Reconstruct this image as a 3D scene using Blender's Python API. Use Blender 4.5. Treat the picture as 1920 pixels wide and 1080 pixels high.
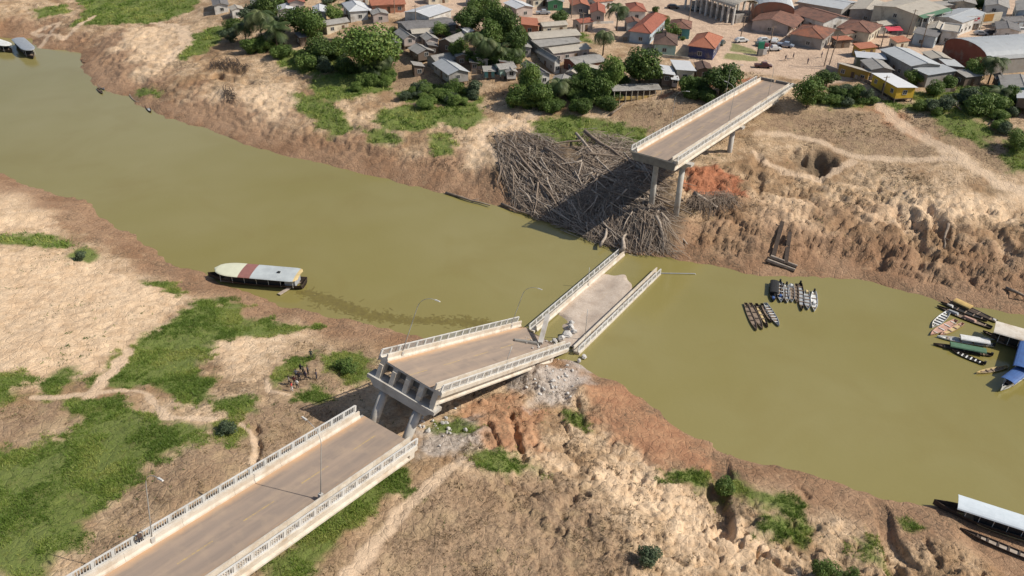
import bpy, bmesh, random
import numpy as np
from math import *
from mathutils import Vector, Matrix
random.seed(7); RS = np.random.RandomState(11)
for o in list(bpy.data.objects): bpy.data.objects.remove(o)
scene = bpy.context.scene
COL = scene.collection
# ------------------------------------------------------------------ camera (drone, 81 m above the river)
F = 1520.; TH = radians(32.2); RO = radians(-1.3); HC = 81.4
cam = bpy.data.cameras.new('camera'); co = bpy.data.objects.new('camera', cam); COL.objects.link(co)
cam.sensor_width = 36.; cam.lens = 36. * F / 1920.; cam.clip_start = .5; cam.clip_end = 9000.
co.matrix_world = Matrix.Translation((0, 0, HC)) @ Matrix.Rotation(pi / 2 - TH, 4, 'X') @ Matrix.Rotation(-RO, 4, 'Z')
scene.camera = co
# ------------------------------------------------------------------ sky, sun, exposure
sun_dir = Vector((21.0, -2.2, 19.6)).normalized()
el = asin(sun_dir.z); az = atan2(sun_dir.x, sun_dir.y)
w = bpy.data.worlds.new('World'); scene.world = w; w.use_nodes = True
nt = w.node_tree; nt.nodes.clear()
sky = nt.nodes.new('ShaderNodeTexSky'); sky.sky_type = 'NISHITA'; sky.sun_disc = False
sky.sun_elevation = el; sky.sun_rotation = az; sky.air_density = 1.0; sky.dust_density = 1.6; sky.ozone_density = 1.0
bg = nt.nodes.new('ShaderNodeBackground'); bg.inputs[1].default_value = 0.095
ow = nt.nodes.new('ShaderNodeOutputWorld'); nt.links.new(sky.outputs[0], bg.inputs[0]); nt.links.new(bg.outputs[0], ow.inputs[0])
sl = bpy.data.lights.new('sun', 'SUN'); sl.energy = 4.7; sl.angle = radians(.55); sl.color = (1, .93, .82)
so = bpy.data.objects.new('sun', sl); COL.objects.link(so); so.rotation_euler = sun_dir.to_track_quat('Z', 'Y').to_euler(); so.location = (60, 40, 120)
vs = scene.view_settings; vs.view_transform = 'Standard'; vs.look = 'None'; vs.gamma = 1; vs.use_curve_mapping = False; vs.exposure = 0.0

# ------------------------------------------------------------------ survey helper: where a sight line from the drone meets a height
_c, _s = cos(RO), sin(RO)
def at(x, y, z=0.):
    u = (x - 960) / F; v = (y - 540) / F
    u, v = _c * u - _s * v, _s * u + _c * v
    d = np.array([u, cos(TH) - v * sin(TH), -sin(TH) - v * cos(TH)])
    return np.array([0, 0, HC]) + d * ((z - HC) / d[2])
def ats(pts, z=0.): return np.array([at(px, py, z)[:2] for px, py in pts])

# ------------------------------------------------------------------ scene helpers
def tag(o, label=None, cat=None, group=None, kind=None):
    if label: o['label'] = label
    if cat: o['category'] = cat
    if group: o['group'] = group
    if kind: o['kind'] = kind
    return o
def thing(name, label, cat, loc=(0, 0, 0), rz=0., group=None, mw=None):
    o = bpy.data.objects.new(name, None); COL.objects.link(o); o.empty_display_size = .3
    if mw is not None: o.matrix_world = mw
    else: o.location = tuple(float(q) for q in loc); o.rotation_euler = (0, 0, rz)
    return tag(o, label, cat, group)
def link(name, me, parent=None, loc=None):
    o = bpy.data.objects.new(name, me); COL.objects.link(o)
    if parent is not None: o.parent = parent
    if loc is not None: o.location = tuple(float(q) for q in loc)
    return o
def copy_tree(o, parent=None):
    c = o.copy(); COL.objects.link(c); c.parent = parent
    for ch in o.children: copy_tree(ch, c)
    return c
class MB:
    def __init__(s): s.v = []; s.f = []
    def add(s, vs, fs):
        n = len(s.v); s.v += [tuple(map(float, q)) for q in vs]; s.f += [tuple(i + n for i in f) for f in fs]; return s
    def hexa(s, p):   # 8 points: bottom 4 ccw, top 4 ccw
        return s.add(p, [(3, 2, 1, 0), (4, 5, 6, 7), (0, 1, 5, 4), (1, 2, 6, 5), (2, 3, 7, 6), (3, 0, 4, 7)])
    def box(s, x0, x1, y0, y1, z0, z1):
        return s.hexa([(x0, y0, z0), (x1, y0, z0), (x1, y1, z0), (x0, y1, z0), (x0, y0, z1), (x1, y0, z1), (x1, y1, z1), (x0, y1, z1)])
    def quad(s, *p): return s.add(p, [tuple(range(len(p)))])
    def prism(s, prof, y0, y1):   # closed xz profile (ccw seen from -y) swept along y
        n = len(prof)
        v = [(x, y0, z) for x, z in prof] + [(x, y1, z) for x, z in prof]
        return s.add(v, [tuple(range(n)), tuple(range(2 * n - 1, n - 1, -1))] + [(i, i + n, (i + 1) % n + n, (i + 1) % n) for i in range(n)])
    def tube(s, pts, rad, n=6, cap=True):
        pts = [Vector(p) for p in pts]; rad = rad if hasattr(rad, '__len__') else [rad] * len(pts)
        vs = []
        for i, p in enumerate(pts):
            t = (pts[min(i + 1, len(pts) - 1)] - pts[max(i - 1, 0)]).normalized()
            a = t.orthogonal() if abs(t.z) > .9 else t.cross(Vector((0, 0, 1)))
            a.normalize(); b = t.cross(a)
            for k in range(n):
                q = 2 * pi * k / n; vs.append(p + (a * cos(q) + b * sin(q)) * rad[i])
        m = len(pts)
        fs = [(i * n + k, i * n + (k + 1) % n, (i + 1) * n + (k + 1) % n, (i + 1) * n + k) for i in range(m - 1) for k in range(n)]
        if cap: fs += [tuple(range(n - 1, -1, -1)), tuple(range((m - 1) * n, m * n))]
        return s.add(vs, fs)
    def beam(s, a, b, wd, ht):   # box-section member between two points
        a = Vector(a); b = Vector(b); t = (b - a).normalized()
        x = t.cross(Vector((0, 0, 1)));
        if x.length < 1e-3: x = Vector((1, 0, 0))
        x.normalize(); z = x.cross(t); x = x * wd / 2; z = z * ht / 2
        return s.hexa([a - x - z, a + x - z, b + x - z, b - x - z, a - x + z, a + x + z, b + x + z, b - x + z])
    def sphere(s, c, r, n=8, m=5, sc=(1, 1, 1)):
        vs = [(c[0], c[1], c[2] + r * sc[2])]
        for j in range(1, m):
            for k in range(n):
                a = pi * j / m; q = 2 * pi * k / n
                vs.append((c[0] + r * sc[0] * sin(a) * cos(q), c[1] + r * sc[1] * sin(a) * sin(q), c[2] + r * sc[2] * cos(a)))
        vs.append((c[0], c[1], c[2] - r * sc[2]))
        fs = [(0, 1 + k, 1 + (k + 1) % n) for k in range(n)]
        for j in range(m - 2): fs += [(1 + j * n + k, 1 + (j + 1) * n + k, 1 + (j + 1) * n + (k + 1) % n, 1 + j * n + (k + 1) % n) for k in range(n)]
        L = len(vs) - 1; b = 1 + (m - 2) * n
        fs += [(L, b + (k + 1) % n, b + k) for k in range(n)]
        return s.add(vs, fs)
    def mesh(s, name, m, smooth=False):
        me = bpy.data.meshes.new(name); me.from_pydata(s.v, [], s.f)
        if m: me.materials.append(m)
        if smooth: me.polygons.foreach_set('use_smooth', [True] * len(me.polygons))
        me.validate(); return me
    def build(s, name, m, parent=None, smooth=False, loc=None):
        return link(name, s.mesh(name, m, smooth), parent, loc)
def np_mesh(name, V, Fc, m, attrs=None, smooth=False, npf=3):
    me = bpy.data.meshes.new(name); V = np.asarray(V, np.float32); Fc = np.asarray(Fc, np.int32)
    me.vertices.add(len(V)); me.vertices.foreach_set('co', V.ravel())
    me.loops.add(Fc.size); me.loops.foreach_set('vertex_index', Fc.ravel())
    me.polygons.add(len(Fc)); me.polygons.foreach_set('loop_start', np.arange(0, Fc.size, npf, dtype=np.int32))
    me.polygons.foreach_set('loop_total', np.full(len(Fc), npf, np.int32))
    if smooth: me.polygons.foreach_set('use_smooth', np.ones(len(Fc), bool))
    me.materials.append(m); me.update()
    for k, a in (attrs or {}).items():
        if a.ndim == 1:
            at_ = me.attributes.new(k, 'FLOAT', 'POINT'); at_.data.foreach_set('value', a.astype(np.float32))
        else:
            at_ = me.attributes.new(k, 'FLOAT_COLOR', 'POINT')
            q = np.ones((len(a), 4), np.float32); q[:, :a.shape[1]] = a; at_.data.foreach_set('color', q.ravel())
    return me

# ------------------------------------------------------------------ material helper
class NT:
    def __init__(s, name):
        s.m = bpy.data.materials.new(name); s.m.use_nodes = True; s.t = s.m.node_tree; s.t.nodes.clear()
        s.o = s.n('ShaderNodeOutputMaterial'); s.b = s.n('ShaderNodeBsdfPrincipled'); s.l(s.b.outputs[0], s.o.inputs[0])
        s.tc = s.n('ShaderNodeTexCoord'); s.geo = s.n('ShaderNodeNewGeometry')
    def n(s, t, **k):
        q = s.t.nodes.new(t)
        for a, b in k.items(): setattr(q, a, b)
        return q
    def l(s, a, b): s.t.links.new(a, b)
    def set(s, inp, v):
        if isinstance(v, bpy.types.NodeSocket): s.l(v, inp)
        elif isinstance(v, (tuple, list)) and len(v) == 3 and inp.type == 'RGBA': inp.default_value = (*v, 1)
        else: inp.default_value = v
    def noise(s, sc, det=3, rough=.55, vec=None, out=0, dist=0):
        q = s.n('ShaderNodeTexNoise'); q.inputs['Scale'].default_value = sc; q.inputs['Detail'].default_value = det
        q.inputs['Roughness'].default_value = rough; q.inputs['Distortion'].default_value = dist
        s.l(vec or s.geo.outputs['Position'], q.inputs['Vector']); return q.outputs[out]
    def vor(s, sc, feat='DISTANCE_TO_EDGE', vec=None, out='Distance'):
        q = s.n('ShaderNodeTexVoronoi', feature=feat); q.inputs['Scale'].default_value = sc
        s.l(vec or s.geo.outputs['Position'], q.inputs['Vector']); return q.outputs[out]
    def ramp(s, f, a, b, ca=0., cb=1., smooth=False):
        q = s.n('ShaderNodeMapRange'); q.clamp = True
        if smooth: q.interpolation_type = 'SMOOTHSTEP'
        s.set(q.inputs[0], f); q.inputs[1].default_value = a; q.inputs[2].default_value = b; q.inputs[3].default_value = ca; q.inputs[4].default_value = cb
        return q.outputs[0]
    def mix(s, f, a, b, mode='MIX'):
        q = s.n('ShaderNodeMix', data_type='RGBA', blend_type=mode); s.set(q.inputs[0], f); s.set(q.inputs[6], a); s.set(q.inputs[7], b); return q.outputs[2]
    def math(s, op, a, b=0., c=0.):
        q = s.n('ShaderNodeMath', operation=op); s.set(q.inputs[0], a); s.set(q.inputs[1], b)
        if op == 'MULTIPLY_ADD': s.set(q.inputs[2], c)
        return q.outputs[0]
    def bump(s, h, st=.5, dist=.1, nrm=None):
        q = s.n('ShaderNodeBump'); q.inputs['Strength'].default_value = st; q.inputs['Distance'].default_value = dist; s.l(h, q.inputs['Height'])
        if nrm is not None: s.l(nrm, q.inputs['Normal'])
        return q.outputs[0]
    def done(s, col, rough=.9, nrm=None, spec=.3, metal=0.):
        s.set(s.b.inputs['Base Color'], col); s.set(s.b.inputs['Roughness'], rough)
        s.b.inputs['Specular IOR Level'].default_value = spec; s.b.inputs['Metallic'].default_value = metal
        if nrm is not None: s.l(nrm, s.b.inputs['Normal'])
        return s.m
def mat(name, c, c2=None, sc=.6, rough=.85, bump=0., bsc=6., spec=.3, metal=0., dirt=None, dsc=.35):
    """painted / mineral / timber surface: two tones mixed by grain, an optional layer of dirt with its own shape"""
    t = NT(name); v = t.tc.outputs['Object']
    c2 = c2 or tuple(q * .72 for q in c)
    col = t.mix(t.ramp(t.noise(sc, 5, .65, v), .35, .68), c, c2)
    if dirt: col = t.mix(t.ramp(t.noise(dsc, 4, .7, v), .5, .72), col, dirt)
    nrm = t.bump(t.noise(bsc, 4, .6, v), .6, bump) if bump else None
    return t.done(col, rough, nrm, spec, metal)
def corr(name, c, c2, per=.22, rough=.7, dirt=(.2, .12, .07), amt=(.52, .78), metal=0., tile=False, sc=.5):
    """ribbed sheet or clay-tile roof covering: ribs run down the slope (object x across), sheets differ a little in tone"""
    t = NT(name); v = t.tc.outputs['Object']
    sep = t.n('ShaderNodeSeparateXYZ'); t.l(v, sep.inputs[0]); X, Y = sep.outputs[0], sep.outputs[1]
    sn = t.math('SINE', t.math('MULTIPLY', X, 2 * pi / per))
    sheet = t.n('ShaderNodeTexWhiteNoise', noise_dimensions='2D')
    cb = t.n('ShaderNodeCombineXYZ'); t.l(t.math('FLOOR', t.math('DIVIDE', X, 1.05)), cb.inputs[0]); t.l(t.math('FLOOR', t.math('DIVIDE', Y, 1.9 if not tile else .35)), cb.inputs[1])
    t.l(cb.outputs[0], sheet.inputs[0])
    col = t.mix(t.math('MULTIPLY', sheet.outputs[0], .55), c, c2)
    col = t.mix(t.ramp(t.noise(sc, 5, .7, v), *amt), col, dirt)
    col = t.mix(t.ramp(t.noise(sc * 5, 4, .7, v), .45, .8, 0, .5), col, c2)
    return t.done(col, rough, t.bump(sn, .9, .045 if not tile else .06), .35, metal)
# ------------------------------------------------------------------ ground: river banks, wet margins, gullies, town plateau
_G = RS.randn(256, 256, 2); _G /= np.linalg.norm(_G, axis=2, keepdims=True)
def pn(X, Y, wl, seed=0):
    x = np.asarray(X, float) / wl + seed * 17.3; y = np.asarray(Y, float) / wl + seed * 9.7
    xi = np.floor(x).astype(int); yi = np.floor(y).astype(int); fx = x - xi; fy = y - yi
    u = fx * fx * fx * (fx * (fx * 6 - 15) + 10); v = fy * fy * fy * (fy * (fy * 6 - 15) + 10)
    def g(i, j, dx, dy): q = _G[(xi + i) & 255, (yi + j) & 255]; return q[..., 0] * dx + q[..., 1] * dy
    return ((g(0, 0, fx, fy) * (1 - u) + g(1, 0, fx - 1, fy) * u) * (1 - v) + (g(0, 1, fx, fy - 1) * (1 - u) + g(1, 1, fx - 1, fy - 1) * u) * v) * 1.5
def fbm(X, Y, wl, oc=3, seed=0, gain=.5):
    r = 0; a = 1.
    for i in range(oc): r = r + a * pn(X, Y, wl / 2 ** i, seed + i); a *= gain
    return r
def crease(X, Y, wl, seed=0, sharp=7.):   # 1 along winding cracks, 0 elsewhere
    a = np.abs(pn(X + 1.3 * pn(X, Y, wl * .6, seed + 5) * wl * .3, Y + pn(X, Y, wl * .55, seed + 6) * wl * .3, wl, seed))
    return np.exp(-a * sharp)
def sstep(x, a, b): t = np.clip((x - a) / (b - a), 0, 1); return t * t * (3 - 2 * t)
NEAR_SH = ats([(-700, 150), (-260, 270), (0, 326), (60, 350), (120, 370), (172, 380), (182, 402), (240, 435), (290, 465), (312, 492), (380, 512), (450, 540), (520, 572), (600, 590), (680, 605), (740, 618), (800, 635), (870, 648), (950, 660), (1030, 668), (1085, 680), (1110, 700), (1150, 716), (1200, 745), (1260, 792), (1340, 836), (1400, 860), (1500, 885), (1600, 920), (1680, 944), (1745, 946), (1800, 955), (1860, 985), (1919, 1010), (2100, 1080), (2500, 1180)])
FAR_SH = ats([(-500, 60), (-120, 85), (0, 70), (58, 73), (68, 90), (100, 92), (150, 99), (154, 125), (185, 165), (240, 182), (280, 207), (330, 226), (400, 246), (450, 268), (520, 290), (600, 306), (680, 326), (760, 346), (850, 366), (930, 387), (1000, 406), (1060, 428), (1110, 452), (1160, 470), (1210, 476), (1260, 484), (1330, 497), (1400, 514), (1480, 520), (1560, 517), (1640, 529), (1700, 547), (1760, 563), (1850, 581), (1919, 592), (2150, 640), (2600, 690)])
def polyd(X, Y, P, closed=False):
    """distance to a polyline and side (+ = left of travel)"""
    best = np.full(X.shape, 1e9); side = np.zeros(X.shape)
    n = len(P); rng = range(n if closed else n - 1)
    for i in rng:
        a = P[i]; b = P[(i + 1) % n]; e = b - a; L = (e ** 2).sum()
        t = np.clip(((X - a[0]) * e[0] + (Y - a[1]) * e[1]) / L, 0, 1)
        dx = X - a[0] - t * e[0]; dy = Y - a[1] - t * e[1]; d = dx * dx + dy * dy
        m = d < best; best = np.where(m, d, best); side = np.where(m, e[0] * dy - e[1] * dx, side)
    return np.sqrt(best), np.sign(side)
def inside(X, Y, P):
    c = np.zeros(X.shape, bool); n = len(P); j = n - 1
    for i in range(n):
        xi, yi = P[i]; xj, yj = P[j]
        if yi != yj: c ^= ((yi > Y) != (yj > Y)) & (X < (xj - xi) * (Y - yi) / (yj - yi) + xi)
        j = i
    return c
RIVER = np.vstack([NEAR_SH, FAR_SH[::-1]])
NP_D = [0, 2, 6, 12, 20, 30, 42, 60, 85, 120]; NP_Z = [0, .5, 1.2, 2.4, 4.2, 6.3, 8.3, 10.6, 12.5, 14]
FP_D = [0, 1.5, 4, 9, 15, 26, 41, 55, 70, 85, 160]; FP_Z = [0, .5, 1.5, 3.8, 5.3, 6.4, 7.6, 10.2, 13.4, 14.6, 15.]
def base_h(X, Y, shore_noise=True):
    X = np.asarray(X, float); Y = np.asarray(Y, float); shp = X.shape; X = X.ravel(); Y = Y.ravel()
    dn, _ = polyd(X, Y, NEAR_SH); df, _ = polyd(X, Y, FAR_SH); ins = inside(X, Y, RIVER)
    nn = (pn(X, Y, 7, 3) * 1.1 + pn(X, Y, 2.2, 4) * .5) if shore_noise else 0
    d = np.where(ins, -np.minimum(dn, df), np.minimum(dn, df)) + nn
    near = dn < df
    z = np.where(near, np.interp(d, NP_D, NP_Z), np.interp(d, FP_D, FP_Z))
    z = np.where(d < 0, np.maximum(d * .4, -3.), z)
    return z.reshape(shp), d.reshape(shp), near.reshape(shp)
def gp(px, py, dz=0.):
    """ground point seen along a sight line, dz above the ground"""
    z = 6.
    for _ in range(14):
        P = at(px, py, z); z = .5 * z + .5 * (float(base_h(P[0], P[1], False)[0]) + dz)
    return at(px, py, z)
def gps(pts):
    p = np.array(pts, float); u = (p[:, 0] - 960) / F; v = (p[:, 1] - 540) / F; u, v = _c * u - _s * v, _s * u + _c * v
    dx, dy, dz = u, cos(TH) - v * sin(TH), -sin(TH) - v * cos(TH); z = np.full(len(p), 6.)
    for _ in range(14):
        t = (z - HC) / dz; z = .5 * z + .5 * base_h(dx * t, dy * t, False)[0]
    t = (z - HC) / dz; return np.stack([dx * t, dy * t], 1)
# trenches, pits and mounds that have a shape of their own: (points, half width m, depth m)
TREN = [([(1346, 842), (1352, 880), (1345, 905), (1350, 935), (1358, 965), (1362, 985)], 1.3, 2.4),
        ([(1350, 985), (1375, 1005), (1395, 990)], .7, 1.0),
        ([(1648, 950), (1662, 985), (1676, 1015), (1684, 1045), (1694, 1090)], 1.2, 2.2),
        ([(957, 765), (965, 800), (985, 855)], .55, 1.5), ([(915, 790), (935, 830)], .4, .8),
        ([(950, 900), (985, 912), (1015, 932)], .45, .8), ([(1235, 1030), (1262, 1040), (1285, 1055)], .3, .6),
        ([(478, 800), (485, 835), (480, 870)], .5, .8), ([(1700, 395), (1722, 430), (1735, 465), (1728, 480)], 2.4, 2.4),
        ([(1745, 385), (1765, 415), (1772, 440)], 1.8, 2.), ([(1420, 280), (1425, 330), (1420, 352)], 1.2, .9),
        ([(1545, 330), (1600, 335), (1680, 350)], 1., .7), ([(1640, 440), (1660, 465), (1650, 490)], 1.5, 1.), ([(1860, 420), (1880, 440), (1895, 465)], 2., 1.4),
        ([(405, 140), (430, 146), (468, 150)], 1.6, 1.5), ([(20, 505), (80, 520), (140, 538), (190, 550)], .22, .35), ([(100, 522), (130, 515), (170, 500)], .15, .2),
        ([(1380, 690 + 320), (1440, 1030), (1480, 1060)], .5, .7), ([(1500, 915), (1515, 930)], .5, .6), ([(1690, 1020), (1720, 1060), (1740, 1080)], .8, .9), ([(1735, 1010), (1765, 1050)], .5, .7),
        ([(960, 215), (1000, 222), (1020, 226)], 1.0, .8), ([(1080, 745), (1095, 790), (1100, 800)], .5, .7)]
PITS = [((1535, 300), 4.6, 3.2), ((1498, 292), 3., 2.)]
MOUNDS = [((1010, 708), 6., 2.2), ((1075, 700), 4., .8), ((905, 800), 6., .8), ((1435, 975), 3., .8), ((1385, 995), 2.2, .8), ((1095, 735), 3, 1.), ((1095, 300), 7., 1.2)]
TREN = [(gps(p), a, b) for p, a, b in TREN]; PITS = [(gp(*p)[:2], a, b) for p, a, b in PITS]; MOUNDS = [(gp(*p)[:2], a, b) for p, a, b in MOUNDS]
FLAT = [((73.9, 221.), 12., 13.3), ((31., 152.), 4.5, 4.2), (tuple(at(1915, 1022, .2)[:2]), 5., .06)]   # (centre xy, radius, z): levelled ground
def height(X, Y, full=True):
    X = np.asarray(X, float); Y = np.asarray(Y, float); shp = X.shape; X = X.ravel(); Y = Y.ravel()
    z, d, near = base_h(X, Y)
    land = sstep(d, 0, 3)
    far = ~near
    z = z + land * (fbm(X, Y, 26, 2, 10) * .7 * sstep(d, 3, 20) * np.where(far, 1 - sstep(d, 60, 80), 1))
    bankF = sstep(d, 1.5, 7) * (1 - sstep(d, 26, 44)) * far
    al = .955 * X - .297 * Y
    bankN = sstep(d, 5, 13) * (1 - .5 * sstep(d, 22, 40)) * near * (.25 + .75 * sstep(X, -22, 6))
    rough = bankF + bankN + .12 * land
    bl = sstep(X, 20, 50); bankF = bankF * (.45 + .55 * bl)
    z = z - bankF * (crease(X * .8 + Y * .3, Y * 1.2, 12, 1, 5) * .9 + crease(X, Y, 4.4, 2, 7) * .5 + crease(X, Y, 2.1, 9, 8) * .28) + bankF * fbm(X, Y * 1.5, 5, 4, 20, .6) * .5
    z = z - bankN * (crease(X, Y, 6, 3, 7) * .55 + crease(X, Y, 2.6, 4, 7) * .28) + bankN * fbm(X, Y, 4, 4, 30, .55) * .2
    gul = crease(al + .5 * pn(X, Y, 9, 55) * 3, d * .28, 5.5, 12, 9) * .95 + crease(al, d * .35 + 9, 2.3, 13, 9) * .45 + crease(al + .25 * Y, d * .5, 1.2, 14, 9) * .18
    z = z - gul * bankF * (.22 + .75 * sstep(pn(X, Y, 24, 56), -.1, .35)) * .62 - gul * bankN * .34
    # slumped blocks stepping down to the water
    st = .85; q = (z + .35 * pn(X, Y, 5, 50) + .15 * pn(X, Y, 1.6, 52)) / st; fq = q - np.floor(q); stp = (np.floor(q) + sstep(fq, .68, 1.)) * st - .35 * pn(X, Y, 5, 50)
    z = z + (stp - z) * np.clip(1.3 * bankF + .8 * bankN, 0, .9) * sstep(pn(X, Y, 18, 51), -.5, .1)
    if full:
        z = z - rough * crease(X, Y, 1.3, 6, 8) * .13 + land * fbm(X, Y, 1.6, 3, 40) * (.05 + .13 * np.clip(rough, 0, 1))
        z = z - np.clip(bankN * 1.2 + bankF, 0, 1) * (crease(X, Y, 2.4, 15, 20) * .22 + crease(X, Y, 1.1, 16, 16) * .10)
        z = z - land * crease(X, Y, 3.1, 7, 22) * .12 * (1 - np.clip(rough, 0, 1) * .5)
    for P, wd, dp in TREN:
        mn = P.min(0) - wd * 5; mx = P.max(0) + wd * 5
        m = (X > mn[0]) & (X < mx[0]) & (Y > mn[1]) & (Y < mx[1])
        if m.any():
            x, y = X[m], Y[m]; dd, _ = polyd(x, y, P); dd = dd + pn(x, y, wd * 2.2, 60) * wd * .7
            z[m] -= dp * (1 - sstep(dd, wd * .35, wd * 1.25)) * (.7 + .5 * pn(x, y, wd * 3, 61))
    for c, r, dp in PITS:
        dd = np.hypot(X - c[0], Y - c[1]) + pn(X, Y, r * .7, 62) * r * .45; z -= dp * (1 - sstep(dd, r * .35, r))
    for c, r, hh in MOUNDS:
        dd = np.hypot(X - c[0], Y - c[1]); z += hh * (1 - sstep(dd, 0, r)) * (1 + .3 * pn(X, Y, 1.2, 63))
    for c, r, zz in FLAT:
        dd = np.hypot(X - c[0], Y - c[1]); k = 1 - sstep(dd, r, r * 1.8); z = z * (1 - k) + zz * k
    z = np.where(d > .3, np.maximum(z, .04 + .1 * sstep(d, .3, 3)), z)
    return z.reshape(shp)
GRID = {}
def hgrid(x, y):
    """ground height read off the built ground sheet"""
    x = np.atleast_1d(np.asarray(x, float)); y = np.atleast_1d(np.asarray(y, float)); ys, u, Z = GRID['ys'], GRID['u'], GRID['Z']
    j = np.clip(np.searchsorted(ys, y) - 1, 0, len(ys) - 2); fy = np.clip((y - ys[j]) / (ys[j + 1] - ys[j]), 0, 1)
    wd = 34 + .74 * np.clip(ys[j] * (1 - fy) + ys[j + 1] * fy, 40, 350); uu = x / wd
    i = np.clip(np.searchsorted(u, uu) - 1, 0, len(u) - 2); fx = np.clip((uu - u[i]) / (u[i + 1] - u[i]), 0, 1)
    return (Z[j, i] * (1 - fx) + Z[j, i + 1] * fx) * (1 - fy) + (Z[j + 1, i] * (1 - fx) + Z[j + 1, i + 1] * fx) * fy
def hz(x, y): return float(hgrid(x, y)[0])
def hit(px, py, dz=0.):
    z = 6.
    for _ in range(18):
        P = at(px, py, z); z = .55 * z + .45 * (hz(P[0], P[1]) + dz)
    return at(px, py, z)
# ---- ground cover regions (outlines surveyed in the photo, stored on the ground)
GRASS = [[(180, 700), (235, 650), (290, 620), (350, 580), (375, 560), (440, 575), (480, 600), (560, 608), (592, 612), (540, 625), (470, 630), (420, 640), (385, 655), (380, 690), (410, 720), (405, 750), (370, 765), (330, 740), (280, 715), (175, 725)],
  [(118, 748), (215, 740), (290, 790), (388, 800), (385, 832), (340, 850), (280, 870), (240, 920), (200, 940), (150, 1000), (100, 1050), (60, 1090), (-90, 1090), (-90, 840), (60, 830), (130, 815), (150, 790), (115, 770)],
  [(80, 745), (105, 690), (155, 685), (130, 735), (95, 752)], [(-90, 700), (50, 708), (40, 742), (0, 760), (-90, 765)], [(400, 757), (440, 745), (490, 745), (480, 775), (430, 780)],
  [(-90, 434), (90, 437), (130, 450), (125, 462), (80, 460), (-90, 452)], [(130, 460), (165, 458), (185, 482), (165, 490), (130, 485)], [(270, 528), (320, 535), (348, 548), (330, 552)], [(365, 560), (420, 563), (470, 572), (440, 580)],
  [(600, 665), (680, 655), (702, 680), (690, 715), (640, 715), (600, 690)], [(518, 702), (560, 675), (592, 660), (580, 690), (542, 705), (515, 727)], [(560, 747), (580, 720), (610, 718), (607, 745), (572, 754)],
  [(470, 1100), (560, 1000), (700, 895), (760, 868), (772, 900), (720, 940), (640, 1020), (570, 1100)], [(880, 852), (930, 838), (1000, 860), (1012, 882), (950, 887), (900, 877)],
  [(790, 782), (860, 778), (890, 800), (880, 825), (820, 800)], [(1240, 880), (1290, 873), (1330, 890), (1335, 917), (1290, 905), (1250, 892)], [(1340, 885), (1400, 903), (1460, 920), (1512, 945), (1500, 967), (1440, 947), (1380, 927), (1345, 922)],
  [(1410, 975), (1460, 962), (1522, 980), (1512, 1012), (1460, 1007), (1420, 992)], [(1598, 1000), (1640, 1010), (1657, 1047), (1630, 1037)], [(1690, 972), (1745, 985), (1730, 1000), (1695, 990)], [(1050, 758), (1082, 765), (1102, 800), (1080, 800)],
  [(755, 915), (795, 912), (790, 935), (765, 938)], [(395, 790), (450, 785), (455, 815), (430, 840), (405, 815)],
  [(580, 150), (650, 118), (722, 138), (735, 165), (680, 180), (620, 190), (585, 175)], [(548, 175), (600, 180), (640, 210), (665, 240), (630, 255), (600, 235), (560, 205)], [(700, 210), (760, 190), (820, 200), (905, 183), (905, 225), (870, 242), (830, 225), (790, 245), (740, 247), (705, 232)],
  [(680, 240), (740, 245), (747, 265), (710, 272), (685, 257)], [(1002, 225), (1060, 213), (1130, 222), (1215, 238), (1228, 265), (1180, 285), (1150, 270), (1050, 264), (998, 252)],
  [(120, -30), (400, -30), (360, 18), (300, 40), (200, 45), (130, 48), (160, 20)], [(325, 100), (345, 75), (380, 58), (432, 43), (440, 58), (400, 85), (345, 112)], [(1500, 190), (1560, 180), (1625, 185), (1645, 200), (1560, 207)],
  [(1740, 215), (1800, 208), (1872, 250), (1852, 277), (1790, 257)], [(1885, 265), (1990, 270), (1990, 330), (1890, 320)], [(740, 170), (800, 160), (880, 160), (900, 182), (820, 196), (750, 185)], [(510, 100), (560, 90), (640, 90), (640, 130), (580, 140), (520, 120)],
  [(1700, 175), (1860, 160), (1900, 215), (1830, 225), (1730, 205)], [(250, 165), (300, 162), (300, 180), (265, 182)], [(800, 240), (850, 245), (850, 285), (810, 285)], [(1640, 185), (1720, 195), (1735, 215), (1680, 205)], [(60, 18), (120, 5), (130, 20), (70, 35)], [(1095, 60), (1060, 75), (1110, 80)]]
SAND = [[(-80, 470), (120, 470), (230, 500), (350, 560), (340, 590), (280, 625), (180, 700), (-80, 710)], [(-80, 335), (60, 350), (110, 390), (120, 430), (-80, 430)], [(380, 650), (460, 630), (560, 625), (500, 690), (420, 700)], [(200, 60), (330, 45), (340, 90), (290, 150), (200, 180), (160, 130)], [(300, 210), (400, 170), (560, 150), (560, 220), (480, 260)], [(1650, 370), (1930, 360), (1930, 400), (1700, 420), (1600, 400)], [(1420, 360), (1500, 360), (1550, 440), (1440, 420)], [(900, 225), (1010, 210), (1000, 255), (915, 250), (920, 330), (860, 300)], [(1180, 860), (1340, 940), (1500, 1040), (1380, 1060), (1180, 960), (1040, 860)], [(640, 1090), (760, 940), (870, 850), (900, 880), (760, 1000), (700, 1090)]]
LAWN = [[(1374, 80), (1420, 95), (1422, 99), (1368, 96)], [(1362, 99), (1422, 101), (1424, 107), (1356, 108)]]
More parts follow.
